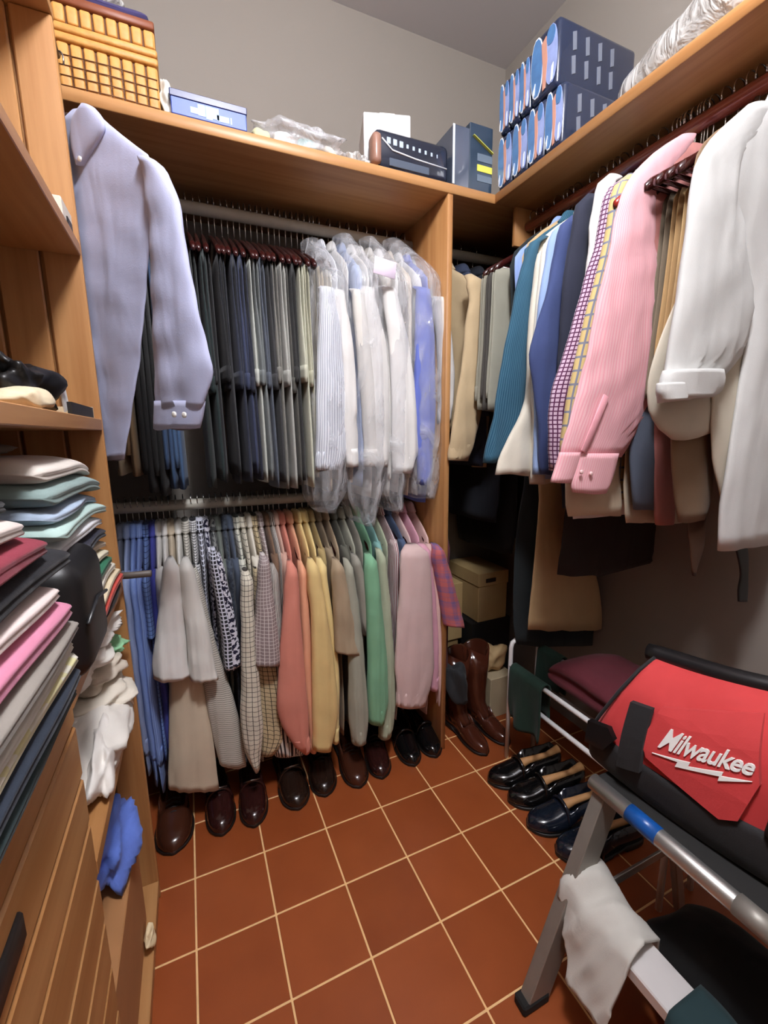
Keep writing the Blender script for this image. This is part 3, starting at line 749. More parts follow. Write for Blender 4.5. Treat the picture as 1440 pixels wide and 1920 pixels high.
for rows_, th in (([(694, 1248, 1352), (712, 1241, 1354), (736, 1240, 1344), (746, 1246, 1332)], 0.026), ([(718, 1236, 1330), (734, 1234, 1322), (752, 1240, 1285)], 0.022)):
    add('cuff', hang(pxrows(rows_, -0.625, org, RIGHT, th), seed(), fold=0.25, m=8, crease=0.002), WS, ws, world=False)


# things that show below the shirts on the right: lower hems and sleeves of garments hung behind
def panel(name, label, cat, plane, rows, mat, thick=0.012, y_rod=None, extra=None, hang_to=True, **kw):
    """a garment hung on the right rod of which the photo shows the lower part: a full-height hanging piece"""
    y_rod = plane if y_rod is None else y_rod
    org = right_org(y_rod)
    o = empty(name, org, RIGHT, label, cat)
    rr = pxrows(rows, plane, org, RIGHT, thick)
    top = [(0.08, 0, 0, 0.008, 0.05), (0.16, 0, 0, 0.009, 0.165), (0.20, 0, 0, 0.010, 0.19), (0.32, 0, 0, 0.010, 0.18)]
    rr = top+[r for r in rr if r[0] > 0.42]
    add('body', hang(rr, seed(), m=34, fold=0.5, ff=60, crease=0.002), mat, o, world=False)
    hanger(org, RIGHT, 'dark wooden hanger inside the '+extra)
    UPPER.append((o, label, org))
    return o


BEI = cloth((196, 178, 146))
panel('coat', 'dark teal-black long coat hanging to the shoe rack', 'coat', -0.005, [(900, 985, 1085), (1000, 968, 1100), (1100, 962, 1120), (1180, 964, 1130), (1208, 970, 1128)], cloth((26, 36, 40)), 0.02, extra='dark teal-black long coat')
panel('skirt', 'long tan pleated skirt below the pink cuff', 'skirt', -0.06, [(930, 1012, 1085), (1000, 1008, 1100), (1080, 1000, 1118), (1150, 992, 1130), (1180, 990, 1130)], cloth((196, 164, 112)), 0.018, extra='long tan pleated skirt')
panel('coat', 'dark brown wide coat with ragged lower hem', 'coat', -0.225, [(940, 1062, 1262), (1000, 1056, 1272), (1040, 1050, 1262), (1060, 1048, 1220), (1078, 1046, 1130)], cloth((40, 26, 22)), 0.014, extra='dark brown wide coat')
panel('dress_shirt', 'beige shirt with square hem under the pink cuff', 'shirt', -0.41, [(860, 1062, 1160), (920, 1060, 1164), (955, 1062, 1166), (966, 1066, 1164)], cloth((206, 186, 154)), 0.012, extra='beige square-hemmed shirt')
panel('dress_shirt', 'slate blue shirt with navy cuff below the white sleeve', 'shirt', -0.455, [(800, 1180, 1228), (880, 1184, 1226), (930, 1188, 1222), (956, 1192, 1222)], cloth((84, 96, 116)), 0.014, extra='slate blue shirt')
panel('dress_shirt', 'salmon pink shirt hem beside the slate blue sleeve', 'shirt', -0.4625, [(800, 1224, 1262), (900, 1226, 1264), (960, 1228, 1266), (984, 1232, 1262)], cloth((196, 120, 112)), 0.012, extra='salmon pink shirt by the slate blue sleeve')
panel('dress_shirt', 'pale sand shirt hem peeking between blue and brown garments', 'shirt', -0.42, [(900, 1168, 1280), (960, 1170, 1286), (980, 1174, 1280)], cloth((196, 180, 152)), 0.010, extra='pale sand shirt')
panel('dress_shirt', 'tobacco brown shirt below the khaki trousers', 'shirt', -0.565, [(800, 1258, 1344), (900, 1262, 1338), (950, 1268, 1332), (978, 1274, 1320)], cloth((128, 100, 70)), 0.012, extra='tobacco brown shirt')
panel('dress_shirt', 'oatmeal shirt with drooping hem under the rolled white sleeve', 'shirt', -0.585, [(740, 1215, 1390), (780, 1220, 1380), (815, 1250, 1330), (822, 1262, 1310)], cloth((196, 186, 166)), 0.012, extra='oatmeal shirt')
panel('dress_shirt', 'stone beige shirt beside the large white body', 'shirt', -0.60, [(800, 1334, 1420), (880, 1340, 1416), (950, 1356, 1404), (980, 1362, 1400)], cloth((200, 190, 168)), 0.012, extra='stone beige shirt')


def belt(label, rows, y, mat, extra):
    o = empty('belt', right_org(y), RIGHT, label, 'belt')
    g = hang(pxrows(rows, y, right_org(y), RIGHT, 0.003), seed(), fold=0, m=20, e=0.4)
    add('strap', g, mat, o, world=False)
    top = g[0][:24].mean(0)
    rodp = np.array([0.0, 0.0, 0.0])
    add('loop', tube([top*1.0, (top+rodp)/2+np.array([0, 0, 0.02]), rodp+np.array([0, 0, -0.01])], [0.004, 0.006, 0.004], 8), mat, o, world=False)


belt('brown leather belt with pointed tip hanging against the right wall', [(900, 1290, 1326), (1000, 1290, 1322), (1030, 1294, 1318), (1060, 1296, 1308), (1080, 1299, 1303)], -0.5625, plain('brown_leather', (70, 44, 28), 0.5), 'brown')
belt('black leather strap hanging against the right wall', [(985, 1364, 1394), (1040, 1382, 1402), (1080, 1388, 1402), (1105, 1384, 1402), (1128, 1384, 1400)], -0.597, plain('black_leather', (20, 19, 19), 0.45), 'black')

# ------------------------------------------------------------------ light blue shirt hung in front at the left
org = (-0.10, 0.055, 2.105)
dirv = np.array([0.62, -0.78])
rz = math.atan2(dirv[1], dirv[0])-math.pi      # local -Y runs along dirv
# local -Y -> dirv : Rz(a)*(0,-1) = (sin a, -cos a)
rz = math.atan2(dirv[0], -dirv[1])
BLS = cloth((178, 184, 220), rough=0.7)
bs = empty('dress_shirt', org, rz, 'large light blue shirt hanging in front against the cabinet side', 'shirt')


def on_shirt(u, v, off=0.0):
    """pixel -> garment space on the shirt's own plane"""
    nrm = np.array([dirv[1], -dirv[0]]); nrm = -nrm if nrm @ (CAM[:2]-np.array(org[:2])) < 0 else nrm
    d = np.array([(u-720)/F, (960-v)/F, 1.0]) @ CM
    t = ((np.array(org[:2])+nrm*off-CAM[:2]) @ nrm)/(d[:2] @ nrm)
    p = CAM+d*t
    return np.array(wm(bs).inverted() @ Vector(p))


def srows(rows, off, th):
    out = []
    for v, ul, ur in rows:
        a, b = on_shirt(ul, v, off), on_shirt(ur, v, off)
        if a[1] > 0.2:
            f = (0.2-b[1])/(a[1]-b[1]); a = b+(a-b)*f
        out.append((-(a[2]+b[2])/2, (a[0]+b[0])/2, (a[1]+b[1])/2, th, abs(a[1]-b[1])/2, -(a[2]-b[2])/2))
    return out


add('body', hang(srows([(212, 140, 182), (232, 110, 204), (262, 70, 240), (296, 40, 284), (340, 30, 290), (420, 28, 284), (520, 40, 277), (620, 60, 268), (700, 80, 258), (780, 95, 246), (830, 110, 238), (862, 150, 234)], 0.0, 0.014), seed(), fold=0.7, ff=60, crease=0.004, m=44, n=56), BLS, bs, world=False)
sl = add('sleeve', hang(srows([(300, 266, 290), (312, 268, 304), (335, 272, 317), (360, 276, 328), (450, 284, 346), (550, 286, 366), (640, 288, 386), (690, 290, 398), (740, 292, 388), (765, 296, 381)], 0.006, 0.016), seed(), fold=0.6, ff=70, crease=0.004, m=40, n=48), BLS, bs, world=False)
cf = add('cuff', hang(srows([(752, 291, 384), (790, 290, 378), (804, 290, 374)], 0.006, 0.017), seed(), fold=0.08, m=6, n=32), BLS, bs, world=False)
for uv in ((327, 777), (346, 778)):
    b = on_shirt(*uv, 0.030); button(bs, b, nrm=(1 if (np.array(wm(bs).to_3x3()) @ np.array([1, 0, 0]))[1] < 0 else -1, 0, 0), r=0.006)
add('collar', hang(srows([(200, 158, 174), (215, 142, 188), (240, 134, 196), (262, 134, 186), (290, 140, 168), (310, 150, 156)], 0.016, 0.012), seed(), fold=0.05, m=12), BLS, bs, world=False)
b = on_shirt(150, 298, 0.036); button(bs, b, nrm=(1 if (np.array(wm(bs).to_3x3()) @ np.array([1, 0, 0]))[1] < 0 else -1, 0, 0), r=0.005)
hanger((org[0], org[1], org[2]-0.032), rz, 'dark wooden hanger inside the large light blue shirt')
add('hook_peg', tube([(-0.10, 0.0, 2.088), (-0.10, 0.03, 2.088), (-0.10, 0.06, 2.090), (-0.10, 0.075, 2.105)], [0.008, 0.006, 0.005, 0.005], 10), plain('dark_peg', (40, 24, 20), 0.4), label='small dark peg on the cabinet side holding the light blue shirt', cat='hook')
#__MORE__
# ------------------------------------------------------------------ clear film over the laundered shirts
def bag_film(label, rows, yc, hy, mat, top=None):
    org = np.array([0.6, yc, 2.0])
    rr = [(d, x, y, hx, hy*k) for (d, x, y, hx, *_), k in zip(pxrows(rows, 0.165, (0.6, yc, 2.0), 0, hy), np.linspace(1, 1, len(rows)))]
    rr = [(d, x, 0.0, hx, hh) for d, x, y, hx, hh in rr]
    rr[0] = (rr[0][0]-0.10, rr[0][1]-0.02, 0.07, rr[0][3]*0.5, hy*0.4)
    g = hang(rr, seed(), n=44, m=44, fold=0.16, ff=70, crease=0.006)
    V = np.array(g[0])
    return add('garment_bag', (V+org, g[1], g[2]), mat, label=label, cat='bag')


bag_film('clear film bag over the striped laundered shirt', [(478, 592, 660), (520, 588, 672), (620, 586, 672), (760, 586, 676), (880, 584, 672), (940, 590, 660), (962, 604, 640)], 0.29, 0.125, FILM)
bag_film('clear film bag over the white laundered shirts with square cuff', [(470, 655, 725), (520, 652, 735), (620, 660, 738), (760, 668, 742), (880, 660, 744), (940, 662, 730), (985, 684, 712)], 0.285, 0.128, FILM)
bag_film('clear film bag over the white shirts beside the cornflower blue one', [(474, 712, 772), (520, 715, 780), (620, 726, 784), (760, 728, 784), (880, 726, 780), (930, 728, 772), (960, 738, 766)], 0.29, 0.126, FILM)
bag_film('clear film bag over the cornflower blue shirt', [(478, 755, 822), (520, 762, 846), (560, 766, 850), (680, 772, 850), (800, 776, 846), (900, 780, 838), (935, 790, 826)], 0.285, 0.13, FILM)
tagm = plain('pale_tag', (232, 216, 236), 0.6)
c = at(722, 502, 'y', 0.135)
add('paper_tag', obox(c, (0.075, 0.002, 0.05), Matrix.Rotation(R(8), 3, 'Y'), 0.0005), tagm, label='pale lilac paper collar tag on the bagged white shirts', cat='tag')

# ------------------------------------------------------------------ top shelf, back wall
SZ = 2.0905


def rotz(deg): return np.array(Matrix.Rotation(R(deg), 3, 'Z'))


WICK = plain('wicker', (196, 140, 70), rough=0.55, noise=0.3, scale=60, bump=0.4)
WICKD = plain('wicker_dark', (96, 58, 28), rough=0.7, noise=0.3)
bk = empty('wicker_basket', (-0.01, 0.29, SZ), label='honey-coloured wicker hamper on the back shelf beside the cabinet', cat='basket')
bx0, bx1, by0, by1 = -0.118, 0.094, 0.175, 0.42
add('liner', box(bx0+0.008, bx1-0.008, by0+0.008, by1-0.008, SZ+0.002, SZ+0.203, 0.01, 2), WICKD, bk)
def slatrow(z0, z1, nx, ny, depth):
    for sgn, cnt, a0, a1 in (('f', nx, bx0, bx1), ('b', nx, bx0, bx1), ('l', ny, by0, by1), ('r', ny, by0, by1)):
        st = (a1-a0)/cnt
        for i in range(cnt):
            p0, p1 = a0+i*st+0.002, a0+(i+1)*st-0.002
            if sgn == 'f': g = box(p0, p1, by0, by0+depth, z0, z1, 0.004, 2)
            elif sgn == 'b': g = box(p0, p1, by1-depth, by1, z0, z1, 0.004, 2)
            elif sgn == 'l': g = box(bx0, bx0+depth, p0, p1, z0, z1, 0.004, 2)
            else: g = box(bx1-depth, bx1, p0, p1, z0, z1, 0.004, 2)
            add('stave', g, WICK, bk)
slatrow(SZ, SZ+0.105, 8, 8, 0.010)
slatrow(SZ+0.145, SZ+0.182, 8, 8, 0.009)
for z, h in ((SZ+0.107, 0.017), (SZ+0.126, 0.017)):
    add('rim_band', box(bx0-0.003, bx1+0.003, by0-0.003, by1+0.003, z, z+h, 0.005, 2), WICK, bk)
for k in range(4):
    z = SZ+0.014+0.021*k
    add('weave_strand', tube([(bx0+0.002, by0-0.001, z), (-0.01, by0-0.0025, z+0.002), (bx1-0.002, by0-0.001, z)], 0.0011, 6), WICKD, bk)
add('leather_band', box(bx0-0.002, bx1+0.001, by0-0.002, by1+0.002, SZ+0.184, SZ+0.203, 0.003), plain('brown_band', (120, 62, 34), 0.5), bk)


def crumple(name, c, size, mat, sd, amp=0.18, freq=5.0, parent=None, n=28, flat=True, pinch=1.0, rot=0.0, **kw):
    """a dropped, crumpled piece of cloth: closed surface with ridged folds, flat where it rests"""
    rs = np.random.RandomState(sd); V = []; Fc = []
    M, N = n, n*2
    D = rs.normal(size=(7, 3)); D /= np.linalg.norm(D, axis=1)[:, None]; ph = rs.uniform(0, 6.28, 7); fr = rs.uniform(0.5, 1.6, 7)*freq
    for i in range(M+1):
        th = math.pi*i/M
        for j in range(N):
            p = 2*math.pi*j/N
            V.append((math.sin(th)*math.cos(p), math.sin(th)*math.sin(p), math.cos(th)))
    V = np.array(V); r = np.ones(len(V))
    for k in range(7):
        r += amp*(0.5-np.abs(np.sin(fr[k]*(V@D[k])*0.5+ph[k]+0.8*np.sin(fr[(k+1) % 7]*0.6*(V@D[(k+2) % 7])))))*0.8
    V = np.sign(V)*np.abs(V)**0.85
    V = V*r[:, None]*np.array(size)/2
    if flat:
        lo = -size[2]/2*0.8; V[:, 2] = np.where(V[:, 2] < lo, lo+(V[:, 2]-lo)*0.02, V[:, 2])
    for i in range(M):
        for j in range(N):
            k = (j+1) % N
            Fc.append((i*N+j, i*N+k, (i+1)*N+k, (i+1)*N+j))
    V = V @ rotz(rot).T
    uv = V[:, [0, 2]]+V[:, [1, 1]]*0.5
    V = V+np.array(c)
    return add(name, (V, Fc, uv), mat, parent, **kw)


def folded(name, x0, x1, y0, y1, z0, h, mat, sd, sag=0.0, label=None, cat=None, group=None, round_=1.0, twist=0.0, parent=None):
    """one folded garment: a soft slab of two layers, long along y, its fold facing +x and its end facing +y"""
    rs = np.random.RandomState(sd); n = 40; rings = []
    ny = 26
    ys = np.linspace(0, 1, ny)
    a = np.arange(n)*2*np.pi/n
    for t in ys:
        y = y0+(y1-y0)*t
        # rounding near both ends
        e = min(t, 1-t)*(y1-y0); rr = min(1.0, e/(h*0.9)); k = math.sqrt(max(0.0, 1-(1-rr)**2))*0.97+0.03
        cx, hx = (x0+x1)/2, (x1-x0)/2*(0.94+0.06*k)
        c, s_ = np.cos(a), np.sin(a)
        X = np.sign(c)*np.abs(c)**0.45*hx; Z = np.sign(s_)*np.abs(s_)**0.75*h/2*k
        # crease between the two layers on the rounded edges
        edge = np.clip((np.abs(c)-0.86)/0.14, 0, 1); cre = np.exp(-(Z/(h*0.11))**2)
        X = X-np.sign(c)*edge*cre*h*0.16
        wob = wav(X, y+0*X, sd, 16, 22)*0.10*h+wav(X, y+0*X, sd+3, 45, 50)*0.035*h
        Zc = z0+h/2+Z+wob*np.clip(s_+0.5, 0, 1)
        Zc = Zc-sag*np.clip((X+cx-(x1-0.10))/0.10, 0, 1)**2*0.5-sag*np.clip((t-0.62)/0.38, 0, 1)**2
        Y = y+0*X+0.006*wav(X, Z, sd+7, 25, 60)
        Xw = cx+X+0.008*wav(y+0*X, Z, sd+11, 14, 40)+twist*(t-0.5)
        rings.append(np.stack([Xw, Y, Zc], 1))
    return add(name, loft(rings), mat, parent, label=label, cat=cat, group=group)


PURP = cloth((52, 44, 96)); NAVY = cloth((40, 44, 66))
folded('folded_cloth', bx0+0.01, bx1-0.006, by0+0.015, by1-0.02, SZ+0.204, 0.034, PURP, 5, label='dark purple folded cloth lying on the wicker hamper', cat='cloth')
crumple('plastic_sheet', (-0.04, 0.27, SZ+0.275), (0.13, 0.15, 0.09), FILM2, 12, 0.2, label='crumpled cloudy plastic sheet on top of the purple cloth', cat='plastic')
crumple('rag', (0.112, 0.215, SZ+0.045), (0.05, 0.10, 0.10), cloth((214, 216, 206)), 31, 0.16, label='white rag bunched between the hamper and the blue box', cat='rag')
crumple('rag', (0.165, 0.30, SZ+0.055), (0.12, 0.07, 0.14), cloth((222, 222, 214)), 33, 0.16, label='white rag tucked behind the blue box', cat='rag')
bb = empty('blue_box', (0.21, 0.19, SZ), label='flat blue cardboard box at the edge of the back shelf', cat='box')
add('carton', box(0.118, 0.302, 0.152, 0.26, SZ, SZ+0.050, 0.002), plain('blue_carton', (52, 82, 170), 0.45), bb, smooth=False)
add('lid', box(0.116, 0.304, 0.150, 0.262, SZ+0.038, SZ+0.056, 0.002), plain('navy_lid', (28, 40, 92), 0.35), bb, smooth=False)
pm = plain('pale_print', (150, 178, 224), 0.5)
for i, (x, z, w, h) in enumerate(((0.172, .018, .018, .014), (0.190, .022, .018, .026), (0.208, .020, .016, .030), (0.224, .022, .016, .026), (0.242, .014, .03, .014), (0.262, .014, .004, .016))):
    add('print_patch', box(x-w/2, x+w/2, 0.1512, 0.1522, SZ+z-h/2, SZ+z+h/2), pm, bb, smooth=False)
# clear bag of odds and ends
crumple('clear_bag', (0.46, 0.225, SZ+0.045), (0.30, 0.13, 0.085), FILM, 41, 0.18, 7, label='clear plastic bag of small things on the back shelf', cat='bag')
for i, (x, z, w, c, nm) in enumerate(((0.345, .022, .055, (206, 200, 150), 'pale yellow round tin inside the clear bag'), (0.41, .030, .07, (216, 216, 214), 'white bundle inside the clear bag near the tin'),
                                      (0.48, .026, .06, (150, 190, 190), 'pale aqua bundle inside the clear bag'), (0.545, .022, .055, (206, 196, 180), 'beige bundle at the end of the clear bag'))):
    crumple('bundle', (x, 0.215, SZ+z), (w, 0.07, 0.05), cloth(c), 50+i, 0.1, 4, label=nm, cat='bundle')
crumple('film_scrap', (0.635, 0.20, SZ+0.018), (0.07, 0.07, 0.04), FILM2, 61, 0.25, label='small scrap of cloudy film beside the white box', cat='plastic')
wb = empty('white_box', (0.745, 0.29, SZ), label='white cardboard box behind the black patterned package', cat='box')
add('carton', obox((0.765, 0.285, SZ+0.092), (0.15, 0.16, 0.184), rotz(-16), 0.003), plain('white_carton', (206, 204, 204), 0.6), wb, smooth=False)
add('tape', obox((0.765, 0.285, SZ+0.092), (0.05, 0.1615, 0.1855), rotz(-16), 0.002), plain('pale_tape', (222, 220, 216), 0.3), wb, smooth=False)
dk = plain('dark_film', (26, 32, 48), 0.18, coat=0.4)
pk2 = empty('black_package', (0.79, 0.21, SZ), label='dark film-wrapped package with pale lettering in front of the white box', cat='package')
A_, B_ = np.array([0.668, 0.162]), np.array([0.90, 0.158])
add('wrap', obox((0.815, 0.215, SZ+0.058), (0.262, 0.10, 0.116), rotz(-1), 0.02, 3), dk, pk2)
add('end_print', obox((0.688, 0.180, SZ+0.054), (0.03, 0.050, 0.085), rotz(-1), 0.012, 2), plain('tan_print', (150, 112, 96), 0.3), pk2)
for i in range(9):
    w = 0.013 if i < 3 else 0.008
    add('pale_mark', obox((0.728+0.0215*i, 0.1655, SZ+0.082-0.002*i*0.5), (w, 0.004, 0.018 if i < 3 else 0.012), np.eye(3), 0.001), plain('pale_mark', (176, 190, 206), 0.4), pk2, smooth=False)
add('white_swoosh', tube([(0.705, 0.1655, SZ+0.085), (0.74, 0.1645, SZ+0.058), (0.82, 0.1645, SZ+0.050), (0.935, 0.1645, SZ+0.045)], 0.0024, 6), plain('white_ink', (214, 218, 224), 0.4), pk2)
add('grey_picture', obox((0.80, 0.1655, SZ+0.025), (0.14, 0.004, 0.022), np.eye(3), 0.001), plain('grey_ink', (74, 84, 100), 0.4), pk2, smooth=False)

# ------------------------------------------------------------------ blue film packages on the right shelf
INK = plain('navy_film', (24, 36, 62), 0.2, coat=0.5, noise=0.2)
BLUEP = plain('blue_print', (74, 118, 168), 0.25, coat=0.4, noise=0.35, scale=30)
LAVP = plain('lavender_print', (142, 158, 206), 0.25, coat=0.4, noise=0.3, scale=30)
SKINP = plain('tan_figure_print', (196, 142, 122), 0.3, coat=0.3, noise=0.15)
WHP = plain('white_print', (214, 222, 234), 0.3)
YELP = plain('yellow_print', (206, 206, 84), 0.4)


def leaf(pts, x, t=0.002):
    """flat printed patch on a face x = const; pts (y, z)"""
    p = np.array(pts); nn = len(p)
    V = np.vstack([np.c_[np.full(nn, x), p], np.c_[np.full(nn, x-t), p]])
    F_ = [tuple(range(nn)), tuple(range(2*nn-1, nn-1, -1))]+[(i, nn+i, nn+(i+1) % nn, (i+1) % nn) for i in range(nn)]
    return V, F_


def oval(cy, cz, ry, rz_, lean=0.0, n=18):
    a = np.arange(n)*2*np.pi/n
    return np.stack([cy+ry*np.cos(a)*np.abs(np.cos(a))**-0.2+lean*np.sin(a)*rz_, cz+rz_*np.sin(a)], 1)


def package(y0, y1, z0, z1, label, x0=1.128, x1=1.40, backs=True, flip=False):
    o = empty('film_package', ((x0+x1)/2, (y0+y1)/2, z0), label=label, cat='package')
    add('wrap', box(x0, x1, y0, y1, z0, z1, 0.014, 3), INK, o)
    W, H = y1-y0, z1-z0
    yy = lambda f: y1-f*W            # f runs from the far edge to the near edge
    add('rim_print', leaf(oval(yy(.23), z0+H*0.52, W*.235, H*0.455, 0.03), x0+0.0006), WHP, o, smooth=False)
    add('cap_print', leaf(oval(yy(.74), z0+H*0.80, W*.15, H*0.13, 0.0), x0-0.0016), BLUEP, o, smooth=False)
    for f, mt, w in ((0.23, BLUEP, 0.21), (0.76, LAVP, 0.22)):
        add('panel_print', leaf(oval(yy(f), z0+H*0.52, W*w, H*0.43, 0.03), x0-0.0004), mt, o, smooth=False)
    add('figure_print', leaf([(yy(.40), z0+H*.80), (yy(.56), z0+H*.86), (yy(.64), z0+H*.5), (yy(.60), z0+H*.10), (yy(.50), z0+H*.08), (yy(.47), z0+H*.45)], x0-0.0012), SKINP, o, smooth=False)
    add('glint_print', leaf([(yy(.82), z0+H*.32), (yy(.88), z0+H*.36), (yy(.86), z0+H*.12), (yy(.80), z0+H*.10)], x0-0.0030), WHP, o, smooth=False)
    add('glint_print', leaf([(yy(.14), z0+H*.20), (yy(.22), z0+H*.30), (yy(.20), z0+H*.14), (yy(.15), z0+H*.10)], x0-0.0030), WHP, o, smooth=False)
    if backs:
        for i in range(8):
            cz = z0+H*(0.70 if i % 2 else 0.36); x = x0+0.05+0.05*(i//2)
            p = [(x, cz+0.02), (x+0.014, cz+0.026), (x+0.017, cz-0.018), (x+0.004, cz-0.024)]
            V = np.array([[a_, y0+0.0004, b_] for a_, b_ in p]+[[a_, y0-0.0014, b_] for a_, b_ in p])
            add('pale_mark', (V, [(0, 1, 2, 3), (7, 6, 5, 4), (0, 4, 5, 1), (1, 5, 6, 2), (2, 6, 7, 3), (3, 7, 4, 0)]), plain('grey_ink2', (110, 116, 130), 0.4), o, smooth=False)
    return o


ys = [0.147, 0.075, 0.003, -0.069, -0.140]
nmv = ['nearest the corner', 'second from the corner', 'third from the corner', 'under the topmost package']
for i in range(4):
    package(ys[i+1]+0.001, ys[i]-0.001, SZ, SZ+0.165, f'blue film package in the bottom row, {nmv[i]}', backs=(i == 3))
ys = [0.147, 0.098, 0.050, 0.002]
for i in range(3):
    package(ys[i+1]+0.0005, ys[i]-0.0005, SZ+0.167, SZ+0.322, f'blue film package in the upper row, {["nearest the corner", "in the middle", "touching the topmost package"][i]}', backs=False)
package(-0.108, 0.0, SZ+0.167, SZ+0.340, 'topmost dark blue film package with long printed side, nearest the viewer', x1=1.44)
tb = empty('toner_carton', (1.04, 0.30, SZ), label='dark carton with yellow stripes standing in the shelf corner', cat='box')
add('carton', box(1.024, 1.118, 0.165, 0.36, SZ, SZ+0.205, 0.003), plain('dark_carton', (34, 52, 70), 0.35), tb, smooth=False)
for z0, z1, mt in ((0.065, 0.085, YELP), (0.035, 0.055, plain('grey_print', (96, 110, 124), 0.4)), (0.095, 0.118, plain('grey_print', (96, 110, 124), 0.4))):
    add('stripe_print', box(1.055, 1.116, 0.1635, 0.1655, SZ+z0, SZ+z1), mt, tb, smooth=False)
add('stripe_print', bar((1.035, 0.1642, SZ+0.165), (1.115, 0.1642, SZ+0.125), 0.002, 0.016, up=(0, 1, 0)), YELP, tb, smooth=False)
gb = empty('grey_carton', (0.955, 0.25, SZ), label='slim grey glossy carton between the black package and the striped carton', cat='box')
add('carton', box(0.956, 1.02, 0.158, 0.33, SZ, SZ+0.18, 0.003), plain('slate_carton', (66, 74, 90), 0.2, coat=0.5), gb, smooth=False)
add('white_edge', box(0.954, 0.961, 0.1565, 0.1595, SZ+0.005, SZ+0.178), WHP, gb, smooth=False)
# long cloudy plastic over the near end of the right shelf
rows_ = [(-0.225, .05, .03), (-0.26, .10, .075), (-0.33, .13, .085), (-0.45, .15, .10), (-0.6, .16, .13), (-0.75, .17, .19), (-0.9, .17, .22), (-1.0, .10, .10)]
q_ = interp([(-a_, b_, c_*1.5) for a_, b_, c_ in rows_], 40); ce, se = ell(36, 0.8); rings = []
for t_, hx, h in q_:
    X = hx*ce; Z = np.maximum(h*0.5*(1+se), 0.002)
    X = X+0.012*pleat(Z*3, t_*6+0*X, 77, 12); Z = Z*(1+0.22*pleat(X, t_*2+0*X, 78, 30))
    rings.append(np.stack([np.maximum(1.30+X, 1.133), np.full(36, -t_), SZ+Z], 1))
add('plastic_sheet', loft(rings), FILM2, label='long cloudy plastic garment bag lying on the right shelf', cat='plastic')

# ------------------------------------------------------------------ left cabinet contents
pb = empty('small_white_box', (-0.13, -0.09, 1.695), label='small white carton at the front corner of the upper cabinet shelf', cat='box')
add('carton', box(-0.20, -0.098, -0.115, -0.028, 1.695, 1.745, 0.002), plain('white_carton2', (216, 206, 190), 0.6), pb, smooth=False)
add('black_end', box(-0.099, -0.0955, -0.085, -0.045, 1.700, 1.722, 0.001), plain('black_end', (24, 22, 22), 0.4), pb, smooth=False)
bl = plain('black_card', (30, 27, 25), 0.55)
tr = empty('black_tray', (-0.2, -0.12, 1.327), label='black card tray with a gold inner floor on the cabinet shelf', cat='tray')
add('floor_sheet', box(-0.27, -0.105, -0.20, -0.055, 1.3275, 1.331), plain('gold_card', (190, 140, 60), 0.4), tr, smooth=False)
add('rim', box(-0.27, -0.098, -0.062, -0.056, 1.3275, 1.352), plain('pale_edge', (206, 190, 160), 0.5), tr, smooth=False)
add('rim', box(-0.105, -0.098, -0.26, -0.062, 1.3275, 1.350), bl, tr, smooth=False)
add('rim', box(-0.27, -0.265, -0.20, -0.062, 1.3275, 1.352), bl, tr, smooth=False)
lb = empty('black_case', (-0.25, -0.1, 1.327), label='flat black case standing behind the black tray', cat='case')
add('shell', box(-0.33, -0.275, -0.24, -0.03, 1.3275, 1.40, 0.004), bl, lb, smooth=False)
crumple('leather_glove', (-0.165, -0.31, 1.372), (0.12, 0.20, 0.10), plain('black_leather2', (20, 19, 19), 0.4, noise=0.3), 91, 0.22, 6, label='crumpled black leather pouch on the cabinet shelf beside the tray', cat='pouch')
crumple('cream_pad', (-0.125, -0.42, 1.342), (0.07, 0.14, 0.036), cloth((226, 206, 166)), 93, 0.1, 4, label='cream cloth pad in front of the black pouch', cat='cloth')
add('price_tag', obox((-0.118, -0.205, 1.356), (0.003, 0.035, 0.035), np.array(Matrix.Rotation(R(20), 3, 'X'))), plain('white_tag', (232, 230, 226), 0.6), smooth=False, label='white paper tag leaning by the black pouch', cat='tag')

# folded clothes: far stack on the cabinet shelf
FAR = [(-0.078, -0.07, 0.943, 0.024, (38, 34, 36), 'charcoal folded top at the bottom of the far stack'), (-0.072, -0.075, 0.967, 0.022, (206, 56, 32), 'bright red folded shirt in the far stack'),
       (-0.074, -0.09, 0.989, 0.016, (226, 206, 166), 'cream folded shirt lying on the red one'), (-0.078, -0.11, 1.005, 0.022, (232, 226, 206), 'ivory folded shirt under the green one'),
       (-0.080, -0.13, 1.027, 0.022, (24, 112, 78), 'emerald green folded shirt in the far stack'), (-0.085, -0.15, 1.049, 0.020, (222, 212, 180), 'pale cream folded shirt above the green one'),
       (-0.088, -0.15, 1.069, 0.020, (216, 200, 174), 'beige folded shirt under the navy one'), (-0.082, -0.15, 1.089, 0.030, (38, 40, 58), 'dark navy folded sweater in the far stack'),
       (-0.085, -0.16, 1.119, 0.026, (226, 228, 232), 'white folded sweater above the navy one'), (-0.080, -0.15, 1.145, 0.026, (176, 206, 198), 'mint folded sweater in the far stack'),
       (-0.088, -0.17, 1.171, 0.022, (166, 186, 210), 'powder blue folded sweater in the far stack'), (-0.084, -0.165, 1.193, 0.034, (132, 156, 152), 'sage grey folded sweater near the top of the far stack'),
       (-0.094, -0.18, 1.227, 0.032, (222, 212, 200), 'off-white folded sweater topping the far stack')]
for i, (x1, y1, z0, h, c, nm) in enumerate(FAR):
    folded('folded_garment', x1-0.27, x1, -0.50, y1, z0, h*1.04, cloth(c), 200+i, sag=0.004+0.0012*i, label=nm, cat='clothes', group='folded clothes stacked on the cabinet shelf')
crumple('rag', (-0.27, -0.36, 1.272), (0.18, 0.2, 0.05), cloth((120, 104, 90)), 97, 0.2, 5, label='dull brown rag lying on the far stack of folded clothes', cat='rag')
